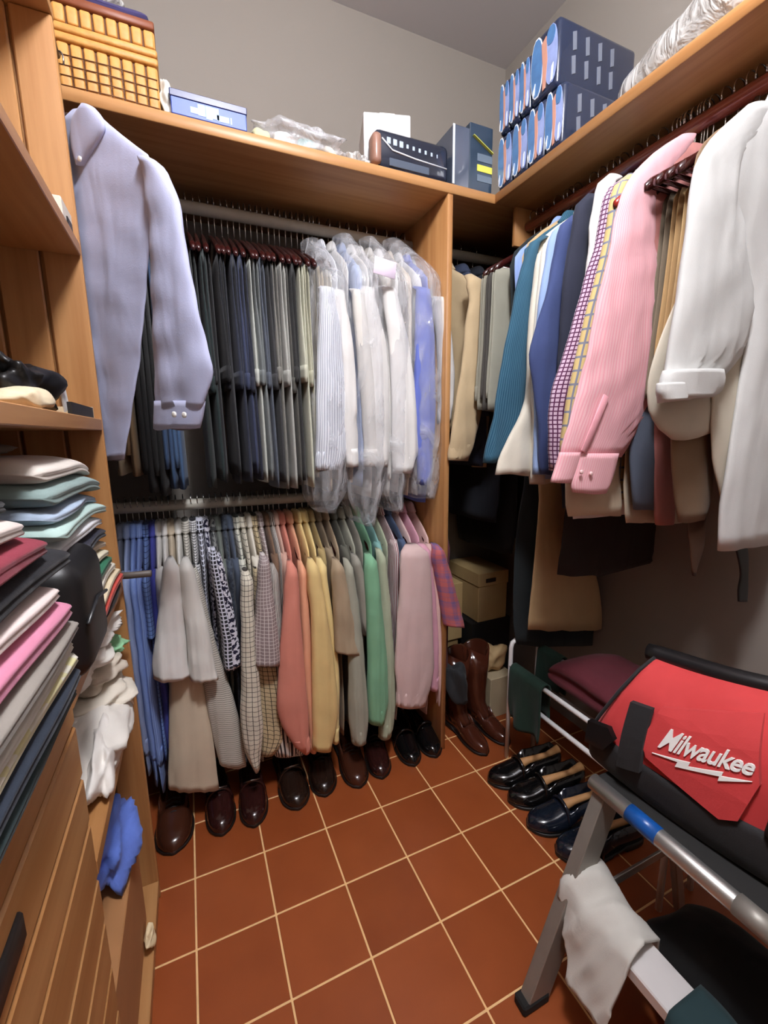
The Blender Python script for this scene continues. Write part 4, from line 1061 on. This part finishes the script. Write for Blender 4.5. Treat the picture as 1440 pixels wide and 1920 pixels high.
# near stack on top of the drawer case
NEAR = [(-0.060, -0.60, 0.985, 0.018, (44, 62, 64), 'dark green folded garment at the bottom of the near stack'), (-0.056, -0.595, 1.003, 0.026, (40, 50, 66), 'dark navy folded garment in the near stack'),
        (-0.058, -0.60, 1.029, 0.018, (222, 216, 196), 'white printed folded garment in the near stack'), (-0.058, -0.60, 1.047, 0.016, (206, 200, 186), 'pale stone folded garment under the grey one'),
        (-0.052, -0.585, 1.063, 0.022, (146, 138, 128), 'grey folded sweater in the near stack'), (-0.056, -0.60, 1.085, 0.030, (216, 124, 158), 'bright pink folded sweater in the near stack'),
        (-0.060, -0.62, 1.115, 0.024, (236, 214, 208), 'pale blush folded sweater on the pink one'), (-0.058, -0.56, 1.139, 0.030, (28, 28, 34), 'black folded sweater in the near stack'),
        (-0.058, -0.63, 1.169, 0.030, (146, 34, 58), 'crimson folded sweater in the near stack'), (-0.066, -0.67, 1.199, 0.026, (222, 206, 196), 'beige folded sweater on the crimson one'),
        (-0.072, -0.68, 1.225, 0.022, (30, 30, 34), 'black folded top near the summit of the near stack'), (-0.080, -0.71, 1.247, 0.022, (236, 226, 216), 'white folded top on the near stack')]
for i, (x1, y1, z0, h, c, nm) in enumerate(NEAR):
    m_ = cloth(c) if i != 2 else cloth(c, 'blotch', (214, 208, 160), 0.05, 0.05)
    folded('folded_garment', x1-0.28, x1, -1.18, y1, z0, h*1.04, m_, 240+i, sag=0.010, label=nm, cat='clothes', group='folded clothes stacked on the drawer case')
# black bag between the two stacks
bgp = empty('black_pouch_bag', (-0.2, -0.5, 0.943), label='smooth black bag wedged between the two stacks of folded clothes', cat='bag')
add('shell', box(-0.30, -0.063, -0.538, -0.36, 0.9425, 1.122, 0.035, 4), plain('black_nylon', (22, 21, 22), 0.45), bgp)
add('zip', tube([(-0.0625, -0.525, 1.03), (-0.061, -0.45, 1.045), (-0.0625, -0.375, 1.03)], 0.003, 6), plain('black_zip', (40, 40, 42), 0.3), bgp)

# crumpled clothes in the open compartment below
CR = [((-0.16, -0.17, 0.684), (0.15, 0.26, 0.05), (206, 196, 182), 'beige crumpled shirt at the bottom of the open compartment', 6), ((-0.13, -0.10, 0.688), (0.11, 0.15, 0.05), (232, 190, 152), 'peach crumpled cloth at the far front of the compartment', 0),
      ((-0.15, -0.30, 0.712), (0.16, 0.30, 0.075), (228, 222, 212), 'white crumpled tee spilling over the compartment shelf', -4), ((-0.15, -0.16, 0.732), (0.15, 0.22, 0.06), (224, 214, 196), 'cream crumpled tee in the compartment', 10),
      ((-0.16, -0.14, 0.776), (0.15, 0.18, 0.055), (214, 200, 180), 'oatmeal crumpled tee in the compartment', -8), ((-0.135, -0.085, 0.803), (0.10, 0.10, 0.045), (140, 206, 152), 'light green crumpled cloth among the white tees', 0),
      ((-0.17, -0.20, 0.835), (0.15, 0.24, 0.06), (232, 226, 216), 'white crumpled tee near the top of the compartment', 4), ((-0.15, -0.15, 0.876), (0.13, 0.16, 0.05), (236, 230, 222), 'white folded tee on the very top of the compartment pile', -6),
      ((-0.105, -0.335, 0.70), (0.05, 0.22, 0.10), (234, 228, 220), 'white sleeve drooping over the front of the compartment', 0)]
for i, (c, sz, col, nm, rt) in enumerate(CR):
    crumple('crumpled_shirt', c, sz, cloth(col), 300+i, 0.20, 6, rot=rt, label=nm, cat='clothes', group='crumpled clothes in the open compartment')

# cardboard box with a blue cloth on it, on the bottom board
cb = empty('cardboard_box', (-0.2, -0.3, 0.06), label='brown cardboard box on the bottom board under the blue cloth', cat='box')
CARD = plain('cardboard', (176, 124, 78), 0.75, noise=0.12)
add('carton', box(-0.30, -0.112, -0.47, -0.12, 0.0605, 0.315, 0.002), CARD, cb, smooth=False)
add('tape', box(-0.24, -0.19, -0.471, -0.119, 0.314, 0.3165), plain('packing_tape', (190, 140, 96), 0.2), cb, smooth=False)
crumple('blue_cloth', (-0.165, -0.20, 0.395), (0.15, 0.24, 0.19), cloth((84, 124, 230)), 401, 0.26, 6, label='bright blue crumpled cloth on the cardboard box', cat='cloth')
crumple('paper_scrap', (-0.098, -0.19, 0.085), (0.025, 0.06, 0.04), plain('paper_scrap', (226, 206, 166), 0.7), 403, 0.2, 5, label='cream scrap of paper below the blue cloth', cat='paper')

# ------------------------------------------------------------------ shoes
def shoe(label, toe, ang, mat, L=0.29, style='loafer', tree=False, group=None, shaft=0.0, wid=1.0, name='shoe', inner=(40, 28, 22)):
    """toe: floor point under the toe tip; ang: heading of the toe from -y, in degrees; local -Y is the toe"""
    o = empty(name, (toe[0], toe[1], 0.0), R(ang), label, 'shoe' if shaft == 0 else 'boot', group)
    S = np.linspace(0, 1, 26); up, so = [], []
    wt = interp([(0, .004, 0, .012), (.03, .020, 0, .026), (.10, .036, 0, .036), (.25, .047, 0, .046), (.36, .048, 0, .057), (.5, .042, 0, .074), (.62, .036, 0, .078), (.8, .035, 0, .078), (.93, .031, 0, .084), (.985, .018, 0, .078), (1, .006, 0, .06)], 26)
    k = 26
    a = np.linspace(math.pi, 0, 13)
    for t, w, cx, h in wt:
        w = w*wid; y = t*L
        curve = 0.006*math.sin(math.pi*t)
        base = 0.016 if t < 0.68 else 0.022
        h = h+base*0.5
        dip = np.clip((t-0.42)/0.10, 0, 1)*np.clip((0.985-t)/0.05, 0, 1)
        out = np.stack([w*np.sign(np.cos(a))*np.abs(np.cos(a))**0.8, base*0.6+(h-base*0.6)*np.abs(np.sin(a))**0.75], 1)
        # rim points inward and down for the opening
        ins = out.copy(); wi = w*0.86
        mid = out.copy()
        if dip > 0:
            xn = np.linspace(-1, 1, 7)
            rimz = h
            top = np.stack([xn*wi, np.where(np.abs(xn) > 0.99, rimz-0.002, base+0.014)], 1)
            flat = out[3:10]
            out2 = out.copy()
            out2[:3, 1] = np.maximum(out2[:3, 1], [base*0.6, (base*0.6+rimz)/2, rimz]); out2[10:, 1] = out2[:3, 1][::-1]
            out2[:3, 0] = [-w*0.98, -w*1.02, -w*0.93]; out2[10:, 0] = -out2[:3, 0][::-1]
            out2[3:10] = top
            out = out*(1-dip)+out2*dip
        bot = np.array([[w*0.7, base*0.5], [0, base*0.5], [-w*0.7, base*0.5]])
        ring = np.vstack([out, bot])
        up.append(np.stack([ring[:, 0]+curve, np.full(len(ring), y), ring[:, 1]], 1))
        b2 = np.linspace(0, 2*np.pi, 12, endpoint=False)
        heel = 0.0
        sw = w*1.08+0.001; zt, zb = base*0.75, (0.0 if (t < 0.55 or t > 0.68) else 0.010)
        if t > 0.68: zt = 0.024
        so.append(np.stack([sw*np.sign(np.cos(b2))*np.abs(np.cos(b2))**0.3+curve, np.full(12, y), (zt+zb)/2+(zt-zb)/2*np.sign(np.sin(b2))*np.abs(np.sin(b2))**0.3], 1))
    add('upper', loft(up), mat, o, world=False)
    add('sole', loft(so), plain('dark_sole', (24, 18, 15), 0.5), o, world=False)
    wv = [r for r in wt if 0.36 < r[0] < 0.46][0]
    if style in ('loafer', 'bit'):
        ys_ = 0.40*L; zz = wv[3]+0.012
        st = [(wv[1]*wid*0.98*math.cos(q_)+0.006, ys_, 0.012+zz*0.95*abs(math.sin(q_))**0.75) for q_ in np.linspace(math.pi, 0, 11)]
        add('strap', tube(st, 0.0055, 6), mat, o, world=False)
        if style == 'bit':
            add('metal_bit', tube([(-0.022, ys_-0.004, zz+0.012), (0.006, ys_-0.006, zz+0.016), (0.034, ys_-0.004, zz+0.012)], 0.003, 6), WIRE, o, world=False)
    elif style == 'lace':
        for i in range(4):
            y = (0.36+0.045*i)*L; z = 0.058+0.006*i
            add('lace', tube([(-0.016, y, z), (0.006, y, z+0.008), (0.028, y, z)], 0.002, 5), plain('dark_lace', (16, 12, 11), 0.6), o, world=False)
    if tree:
        TREE = plain('cedar_tree', (196, 146, 96), 0.55, noise=0.2)
        add('shoe_tree', join(tube([(0.005, 0.42*L, 0.058), (0.005, 0.55*L, 0.066), (0.005, 0.8*L, 0.072), (0.004, 0.97*L, 0.088)], [0.018, 0.012, 0.010, 0.015], 10)), TREE, o, world=False)
    if shaft:
        rings = []; a2 = np.linspace(0, 2*np.pi, 20, endpoint=False)
        for z, rx, ry, yc in ((0.045, .034, .075, .70), (0.075, .036, .070, .71), (0.11, .038, .056, .76), (0.16, .046, .058, .78), (shaft*0.75, .056, .066, .79), (shaft, .058, .068, .79)):
            sc_ = 1+0.10*np.abs(np.cos(a2)) if z == shaft else 1
            rings.append(np.stack([rx*np.cos(a2)+0.005, ry*np.sin(a2)+yc*L, z+(0.03*np.abs(np.cos(a2)) if z == shaft else 0*a2)], 1))
        for z, k_ in ((shaft-0.005, .92), (shaft*0.6, .88), (0.12, .7)):
            rings.append(np.stack([.056*k_*np.cos(a2)+0.005, .066*k_*np.sin(a2)+.79*L, z+(0.03*np.abs(np.cos(a2)) if z > shaft-0.01 else 0*a2)], 1))
        add('shaft', loft(rings), mat, o, world=False)
    return o


BRN = plain('brown_leather_shoe', (66, 34, 22), 0.22, coat=0.35, noise=0.25)
OXB = plain('oxblood_leather', (48, 22, 20), 0.16, coat=0.5, noise=0.2)
DKB = plain('dark_brown_leather', (38, 24, 18), 0.2, coat=0.4, noise=0.2)
BLK = plain('black_patent', (16, 15, 16), 0.12, coat=0.6, noise=0.1)
NVB = plain('blue_black_leather', (22, 28, 40), 0.16, coat=0.5, noise=0.15)
BOOT = plain('boot_leather', (74, 36, 24), 0.14, coat=0.5, noise=0.2)
for lb_, toe, ang, mt, stl, wd in (('large brown shoe nearest the cabinet', (-0.060, 0.105), 2, BRN, 'lace', 1.15), ('left oxblood loafer with a metal bit under the cream hem', (0.085, 0.110), 3, OXB, 'bit', 0.95), ('right oxblood loafer with a metal bit under the cream hem', (0.185, 0.098), -2, OXB, 'bit', 0.95),
                                 ('left dark brown shoe under the checked shirt', (0.335, 0.105), 2, DKB, 'bit', 1.05), ('right dark brown shoe under the salmon shirt', (0.435, 0.120), -6, DKB, 'lace', 1.0),
                                 ('left umber shoe under the tan shirt', (0.562, 0.105), -2, BRN, 'lace', 1.0), ('right umber shoe under the green shirt', (0.655, 0.110), -8, OXB, 'lace', 0.95),
                                 ('left glossy black shoe under the pale pink shirt', (0.795, 0.115), -4, BLK, 'loafer', 0.95), ('right glossy black shoe beside the divider panel', (0.895, 0.120), -4, BLK, 'loafer', 0.95)):
    shoe(lb_, toe, ang, mt, style=stl, wid=wd, group='shoes under the lower rod')
for lb_, toe, ang, mt, tree in (('black loafer with cedar shoe tree beside the boots', (1.005, -0.068), -100, BLK, True), ('black loafer with cedar shoe tree, second along the right wall', (1.015, -0.170), -100, BLK, True),
                               ('blue-black loafer with cedar tree near the stepladder leg', (1.005, -0.278), -99, NVB, True), ('blue-black loafer partly behind the stepladder leg', (1.02, -0.388), -101, NVB, True)):
    shoe(lb_, toe, ang, mt, L=0.30, style='loafer', tree=tree, group='shoes along the right wall', wid=1.05)
shoe('brown leather boot next to the divider panel', (1.085, 0.045), 6, BOOT, L=0.27, style='none', shaft=0.34, name='boot', wid=0.85)
shoe('brown leather boot with bright shine beside the rack', (1.205, 0.055), 10, BOOT, L=0.27, style='none', shaft=0.34, name='boot', wid=0.85)
crumple('dark_cloth', (1.03, 0.20, 0.26), (0.09, 0.14, 0.22), cloth((40, 42, 46)), 501, 0.16, 4, label='dark grey cloth draped over the boots by the divider', cat='cloth')

# corner boxes
def carton(label, x0, x1, y0, y1, z0, z1, mat, lid=True, hole=True, name='storage_box'):
    o = empty(name, ((x0+x1)/2, (y0+y1)/2, z0), label=label, cat='box')
    add('carton', box(x0, x1, y0, y1, z0, z1-0.002, 0.002), mat, o, smooth=False)
    if lid: add('lid', box(x0-0.004, x1+0.004, y0-0.004, y1+0.004, z1-0.065, z1, 0.002), mat, o, smooth=False)
    if hole:
        xm = (x0*0.6+x1*0.4); add('hand_hole', box(xm-0.03, xm+0.03, y0-0.006, y0+0.002, z1-0.05, z1-0.028, 0.003), plain('dark_hole', (40, 24, 16), 0.8), o, smooth=False)
    return o


KR = plain('kraft_board', (186, 158, 108), 0.75, noise=0.1)
carton('black carton on the floor of the dark corner', 1.25, 1.48, 0.40, 0.67, 0.0, 0.388, plain('black_board', (22, 20, 20), 0.7), False, False)
carton('kraft storage box with hand hole on the black carton', 1.285, 1.452, 0.40, 0.66, 0.389, 0.632, KR)
carton('plain kraft carton on the floor beside the divider panel', 1.07, 1.215, 0.46, 0.67, 0.0, 0.30, plain('dull_board', (150, 122, 80), 0.8), False, False)
carton('taller kraft carton stacked beside the divider panel', 1.075, 1.23, 0.45, 0.67, 0.301, 0.585, KR, False, False)
crumple('paper_bag', (1.30, 0.30, 0.26), (0.14, 0.10, 0.16), plain('tan_paper', (196, 166, 120), 0.7), 511, 0.18, 4, flat=True, label='tan paper bag on the low carton behind the boots', cat='bag')
carton('low pale carton behind the boots', 1.24, 1.37, 0.23, 0.38, 0.0, 0.195, plain('pale_board', (176, 160, 130), 0.8), False, False)

# ------------------------------------------------------------------ white tube rack with cloths
WT = plain('white_enamel', (226, 226, 226), 0.25)
rk = empty('tube_rack', (1.25, -0.4, 0), label='white tubular metal rack against the right wall behind the shoes', cat='rack')
Y0, Y1 = 0.01, -0.62
def tb_(p, r=0.0085): add('tube', tube(p, r, 10), WT, rk)
for y in (Y0, Y1):
    tb_([(1.155, y, 0.0), (1.155, y, 0.3), (1.155, y, 0.475), (1.160, y, 0.492), (1.175, y, 0.50), (1.27, y, 0.50), (1.288, y, 0.49), (1.29, y, 0.47), (1.29, y, 0.0)])
for x, z in ((1.155, 0.398), (1.29, 0.446), (1.165, 0.285), (1.29, 0.30)):
    tb_([(x, Y0, z), (x, (Y0+Y1)/2, z), (x, Y1, z)])
GRN = cloth((22, 54, 42)); MAR = cloth((98, 22, 38))


def drape(name, label, cat, fn, mat, nu=30, nv=24, th=0.006, sd=1):
    """a hanging cloth with thickness: fn(u, v) -> point"""
    P = np.array([[fn(u, v) for v in np.linspace(0, 1, nv)] for u in np.linspace(0, 1, nu)])
    du = np.gradient(P, axis=0); dv = np.gradient(P, axis=1); nn = np.cross(du, dv); nn /= np.linalg.norm(nn, axis=2)[:, :, None]+1e-9
    A = P.reshape(-1, 3); B = (P-nn*th).reshape(-1, 3); N_ = nu*nv; Fc = []
    for i in range(nu-1):
        for j in range(nv-1):
            p, q2, r_, s_ = i*nv+j, i*nv+j+1, (i+1)*nv+j+1, (i+1)*nv+j
            Fc += [(p, q2, r_, s_), (N_+s_, N_+r_, N_+q2, N_+p)]
    edge = [i*nv for i in range(nu)]+[(nu-1)*nv+j for j in range(1, nv)]+[i*nv+nv-1 for i in range(nu-2, -1, -1)]+[j for j in range(nv-2, 0, -1)]
    for k in range(len(edge)):
        a_, b_ = edge[k], edge[(k+1) % len(edge)]
        Fc.append((a_, b_, N_+b_, N_+a_))
    return add(name, (np.vstack([A, B]), Fc, np.vstack([A[:, [1, 2]], B[:, [1, 2]]])), mat, label=label, cat=cat)


def over_rail(xc, zc, r, left, right, y0, y1, sd, amp=0.012):
    L_ = left+right+math.pi*r
    def fn(u, v):
        s = u*L_; y = y0+(y1-y0)*v
        if s < left: p = [xc-r, y, zc-(left-s)]
        elif s < left+math.pi*r:
            a_ = (s-left)/r; p = [xc-r*math.cos(a_), y, zc+r*math.sin(a_)]
        else: p = [xc+r, y, zc-(s-left-math.pi*r)]
        d = max(0, (zc-p[2]))/max(left, 0.01)
        p[0] += amp*d*float(wav(np.array(y), np.array(p[2]), sd, 45, 12)); p[1] += 0.25*amp*d*float(wav(np.array(p[2]), np.array(y), sd+2, 30, 20))
        p[2] += 0.012*d*float(wav(np.array(y), np.array(0.), sd+4, 40, 0))
        return p
    return fn


drape('green_cloth', 'dark green cloth draped over the near rail of the white rack', 'cloth', over_rail(1.155, 0.398, 0.018, 0.20, 0.12, -0.012, -0.175, 3, 0.035), GRN, th=0.006)
drape('green_cloth', 'dark green cloth bunched over the rear rail of the white rack', 'cloth', over_rail(1.29, 0.446, 0.016, 0.12, 0.14, -0.01, -0.12, 9, 0.02), GRN, th=0.006)
folded('maroon_cloth', 1.165, 1.44, -0.44, -0.15, 0.408, 0.115, MAR, 520, label='thick maroon folded blanket lying on the white rack', cat='blanket', sag=0.02)

# ------------------------------------------------------------------ stepladder
ld = empty('stepladder', (0.95, -0.85, 0), label='aluminium stepladder standing under the red tool bag', cat='ladder')
YA, YBk = -0.63, -1.06
for y, s in ((YA, 1), (YBk, -1)):
    add('front_rail', bar((0.705, y, 0.0), (0.905, y, 0.50), 0.030, 0.062, up=(1, 0, 0), bev=0.002), ALU_DULL, ld, smooth=False)
    add('rear_leg', bar((1.21, y-0.012*s, 0.0), (1.085, y-0.012*s, 0.49), 0.018, 0.026, up=(1, 0, 0), bev=0.002), ALU, ld, smooth=False)
    add('spreader', bar((0.83, y-0.03*s, 0.262), (1.145, y-0.03*s, 0.262), 0.006, 0.022, bev=0.001), ALU, ld, smooth=False)
    add('rubber_foot', obox((0.702, y, 0.012), (0.075, 0.036, 0.024), np.eye(3), 0.004), plain('black_rubber', (20, 19, 18), 0.8), ld, smooth=False)
add('cross_bar', bar((1.155, YA, 0.21), (1.155, YBk, 0.21), 0.016, 0.016, bev=0.002), ALU, ld, smooth=False)
stp = add('step', box(0.795, 0.875, YBk+0.016, YA-0.016, 0.222, 0.250, 0.003), plain('white_metal_step', (226, 222, 220), 0.4, metal=0.2), ld, smooth=False)
add('top_platform', box(0.875, 1.115, YBk-0.02, YA+0.02, 0.488, 0.512, 0.004), plain('shade_black_top', (30, 29, 28), 0.8), ld, smooth=False)  # top coloured black so the shaded gap below the bag stays dark
nose = add('nosing', tube([(0.872, YA+0.022, 0.497), (0.872, -0.8, 0.497), (0.872, YBk-0.02, 0.497)], 0.018, 14), ALU, ld)
add('blue_label', tube([(0.872, -0.70, 0.497), (0.872, -0.765, 0.497)], 0.0188, 14), plain('blue_label', (24, 84, 160), 0.3), ld)
add('clamp_band', tube([(0.872, -0.90, 0.497), (0.872, -0.955, 0.497)], 0.0192, 14), ALU_DULL, ld)


# towel over the far end of the step, teal cloth over the rest
def towel_fn(u, v):
    left, topw = 0.135, 0.10
    L_ = left+topw+0.10; s = u*L_; y = -0.605-0.165*v-0.03*(1-u)
    pinch = 1-0.45*max(0, (left-s)/left); y = -0.69+(y+0.69)*pinch
    bump = 0.03*math.exp(-((v-0.12)/0.22)**2)
    if s < left: p = [0.782-0.045*(left-s)/left, y-0.03*(left-s)/left, 0.258-(left-s)]
    elif s < left+topw: p = [0.782+(s-left), y, 0.262+0.02*math.sin(math.pi*(s-left)/topw)+bump]
    else: p = [0.884+0.02*(s-left-topw)/0.1, y, 0.262-(s-left-topw)+bump*0.3]
    w_ = float(wav(np.array(s), np.array(y), 33, 26, 34)); w2 = float(pleat(np.array(s*0.6+y), np.array(y), 35, 70))
    p[0] += 0.014*w_-0.014*w2*(1 if s < left else 0.2); p[2] += 0.014*w_+0.012*w2*(1 if s > left else 0.3)
    return p


drape('towel', 'crumpled off-white towel thrown over the stepladder step', 'towel', towel_fn, cloth((206, 202, 192), rough=0.95), 46, 40, 0.007)


def teal_fn(u, v):
    left, topw = 0.14, 0.092
    L_ = left+topw+0.12; s = u*L_; y = -0.862-0.16*v
    if s < left: p = [0.788-0.01*(left-s)/left, y, 0.253-(left-s)]
    elif s < left+topw: p = [0.788+(s-left), y, 0.258]
    else: p = [0.882, y, 0.256-(s-left-topw)]
    p[0] += 0.006*float(wav(np.array(y), np.array(s), 63, 40, 14)); return p


drape('teal_cloth', 'dark teal cloth over the near part of the stepladder step', 'cloth', teal_fn, cloth((26, 56, 60)), 30, 20, 0.006)
crumple('shade_filler', (1.00, -0.86, 0.14), (0.22, 0.34, 0.30), cloth((15, 14, 14)), 601, 0.08, 3, label='soft black form added for the shade under the stepladder', cat='bag')  # made-up black form that fills the dark area beneath the ladder

# ------------------------------------------------------------------ red tool bag
BA = np.array([0.12, -0.99, 0.0]); BA /= np.linalg.norm(BA)
BN = np.array([BA[1], -BA[0], 0.0])          # towards the room
BU = np.array([0, 0, 1.0])
B0 = np.array([0.900, -0.55, 0.515])        # front bottom corner at the far end
BL_, BH, BD = 0.46, 0.248, 0.25
tbag = empty('tool_bag', (1.15, -0.8, 0.515), label='red and black canvas tool bag with white lettering on the stepladder', cat='bag')
REDC = cloth((214, 30, 32), rough=0.7); BKC = cloth((34, 33, 35), rough=0.7)


def bp(l, n, h): return B0+BA*l-BN*n+BU*h*(1+0.6*max(l, 0.0))


def bag_ring(l, lo, hi, grow=0.0, n=40, hs=1.0, ds=1.0, seedv=4):
    """cross-section of the bag at length l between heights lo and hi (fractions); trapezoid with round shoulders"""
    a_ = []
    prof = [(0.02, 0.0), (0.0, 0.05), (-0.006, 0.25), (0.004, 0.5), (0.028, 0.75), (0.065, 0.92), (0.100, 0.985), (0.125, 1.0)]
    full = prof+[(0.25-d, z) for d, z in prof[::-1][1:]]
    ts = np.linspace(0, 1, n); fx = np.interp(ts, np.linspace(0, 1, len(full)), [p[0] for p in full]); fz = np.interp(ts, np.linspace(0, 1, len(full)), [p[1] for p in full])
    return fx, fz


def bag_shell(l0, l1, nl, lo, hi, off, sd, bulge=0.012):
    rings = []
    for t in np.linspace(0, 1, nl):
        l = l0+(l1-l0)*t; L01 = l/BL_
        endk = math.sqrt(max(0.0, 1-max(0.0, abs(L01-0.5)*2-0.86)**2/0.14**2*0.5))
        fx, fz = bag_ring(l, lo, hi)
        keep = fz
        fx, fz2 = fx.copy(), np.clip(fz, lo, hi)
        cxm = 0.125; dx = (fx-cxm)
        bl2 = 1+bulge/0.12*math.sin(math.pi*np.clip(L01, 0, 1))
        X = cxm+dx*endk*bl2+np.sign(dx)*off
        Z = fz2*BH*(0.93+0.07*endk)-0.012*math.sin(math.pi*np.clip(L01, 0, 1))*(1-fz2)
        W_ = wav(l+0*fz2, fz2*0.3, sd, 14, 26)*0.007+pleat(fz2*0.25+l*0.4, l+0*fz2, sd+1, 40)*0.003
        X = X+np.sign(dx)*W_; Z = Z+W_*0.4*(fz2 > 0.6)
        tp = 0.085*(1-2*L01)*np.clip(fz2-0.25, 0, 1)/0.75*max(0.0, abs(2*L01-1))**1.0
        P = np.array([bp(l+q3, x, z) for x, z, q3 in zip(X, Z, tp*np.ones_like(X))])
        rings.append(P)
    return loft(rings)


add('red_body', bag_shell(0, BL_, 44, 0.0, 1.0, 0.0, 8), REDC, tbag)
add('black_base', bag_shell(-0.008, BL_+0.008, 40, -0.02, 0.34, 0.005, 8), BKC, tbag)
# red panel running down the front, lettering on it
def recede(l, h):
    fx, fz = bag_ring(0, 0, 1); i = np.interp(h, fz[:len(fz)//2], fx[:len(fx)//2])
    bl2 = 1+0.012/0.12*math.sin(math.pi*np.clip(l/BL_, 0, 1))
    return 0.125-(0.125-i)*bl2


def front(l, h, out=0.0):
    """point of the bag's front at length l and relative height h"""
    return bp(l, recede(l, h)-out, h*BH-0.012*math.sin(math.pi*np.clip(l/BL_, 0, 1))*(1-h))


def bagpx(u, v):
    """pixel -> (l, relative height) on the bag's front"""
    d = np.array([(u-720)/F, (960-v)/F, 1.0]) @ CM; r = 0.0; l = h = 0.2
    for _ in range(12):
        p0 = B0-BN*r; t = ((p0-CAM) @ BN)/(d @ BN); p = CAM+d*t
        l = (p-B0) @ BA; h = np.clip(((p[2]-B0[2])/(1+0.6*max(l, 0))+0.012*math.sin(math.pi*np.clip(l/BL_, 0, 1)))/BH, 0, 0.97)
        r = 0.5*r+0.5*recede(l, h)
    return l, h


def sheet(name, px, out, mat, th=0.003, cuts=5):
    """flat piece sewn on the front of the bag, its outline given by corners"""
    bm = bmesh.new(); vs = [bm.verts.new((*bagpx(u, v), 0)) for u, v in px]; bm.faces.new(vs)
    bmesh.ops.triangulate(bm, faces=bm.faces[:]); bmesh.ops.subdivide_edges(bm, edges=bm.edges[:], cuts=cuts, use_grid_fill=True)
    bmesh.ops.triangulate(bm, faces=bm.faces[:]); bmesh.ops.recalc_face_normals(bm, faces=bm.faces[:])
    top = bm.faces[:]
    ext = bmesh.ops.extrude_face_region(bm, geom=top)
    for v in ext['geom']:
        if isinstance(v, bmesh.types.BMVert): v.co.z = -1
    bm.verts.index_update()
    V = np.array([front(v.co.x, v.co.y, out if v.co.z > -0.5 else out-th) for v in bm.verts]); Fc = [tuple(v.index for v in f.verts) for f in bm.faces]; bm.free()
    return add(name, (V, Fc), mat, tbag, smooth=False)


sheet('red_panel', ((1208, 1388), (1246, 1330), (1436, 1345), (1428, 1475), (1388, 1538), (1352, 1534), (1216, 1420)), 0.012, REDC, 0.010)
WHT = plain('white_lettering', (240, 238, 234), 0.6)
fc = bpy.data.curves.new('lettering', 'FONT'); fc.body = 'Milwaukee'; fc.size = 1.0; fc.shear = 0.26; fc.offset = 0.014; fc.extrude = 0.004; fc.resolution_u = 3; fc.space_character = 0.92
fo = bpy.data.objects.new('lettering', fc); COL.objects.link(fo); bpy.context.view_layer.update()
dep = bpy.context.evaluated_depsgraph_get(); me = bpy.data.meshes.new_from_object(fo.evaluated_get(dep))
bpy.data.objects.remove(fo)
Vt = np.array([v.co for v in me.vertices]); x0_, x1_ = Vt[:, 0].min(), Vt[:, 0].max(); xh = 0.72
TL, TR_, BLp, BRp = (np.array(bagpx(*p)) for p in ((1258, 1366), (1424, 1425), (1240, 1400), (1419, 1456)))
fx_ = (Vt[:, 0]-x0_)/(x1_-x0_); fy_ = Vt[:, 1]/xh
LH = [(BLp*(1-x)+BRp*x)*(1-y)+(TL*(1-x)+TR_*x)*y for x, y in zip(fx_, fy_)]
V = np.array([front(l, h, 0.0145+(0.0012 if z > 0 else -0.002)) for (l, h), z in zip(LH, Vt[:, 2])])
add('lettering', (V, [tuple(p.vertices) for p in me.polygons]), WHT, tbag, smooth=False, label='white slanted lettering')
sheet('bolt_underline', ((1229, 1411), (1300, 1431), (1296, 1438), (1362, 1449), (1358, 1456), (1416, 1466), (1352, 1464), (1355, 1456), (1272, 1437), (1277, 1429)), 0.0155, WHT, 0.003, 3)
# top zip, straps, end pocket
add('top_zip', tube([bp(l, 0.125+0.006*math.sin(l*20), BH-0.004*math.sin(math.pi*l/BL_)+0.004) for l in np.linspace(0.065, BL_-0.065, 14)], 0.020, 12), plain('black_vinyl', (26, 25, 26), 0.35), tbag)
sheet('strap', ((1190, 1316), (1230, 1332), (1206, 1446), (1164, 1432)), 0.018, BKC, 0.012)
sheet('buckle', ((1112, 1346), (1150, 1362), (1160, 1385), (1140, 1402), (1106, 1385)), 0.020, plain('black_buckle', (20, 20, 21), 0.3), 0.014)
add('piping', tube([bp(0.012+0.075*max(0, z-0.25)/0.75, x-0.004, z*BH) for x, z in ((0.0, 0.3), (0.004, 0.5), (0.03, 0.75), (0.07, 0.93), (0.125, 1.01))], 0.004, 6), BKC, tbag)
add('handle', tube([bp(0.36, -0.012, 0.08), bp(0.38, -0.018, 0.22), bp(0.40, 0.03, 0.30), bp(0.43, 0.03, 0.30), bp(0.45, -0.018, 0.22), bp(0.46, -0.012, 0.08)], 0.012, 8), BKC, tbag)
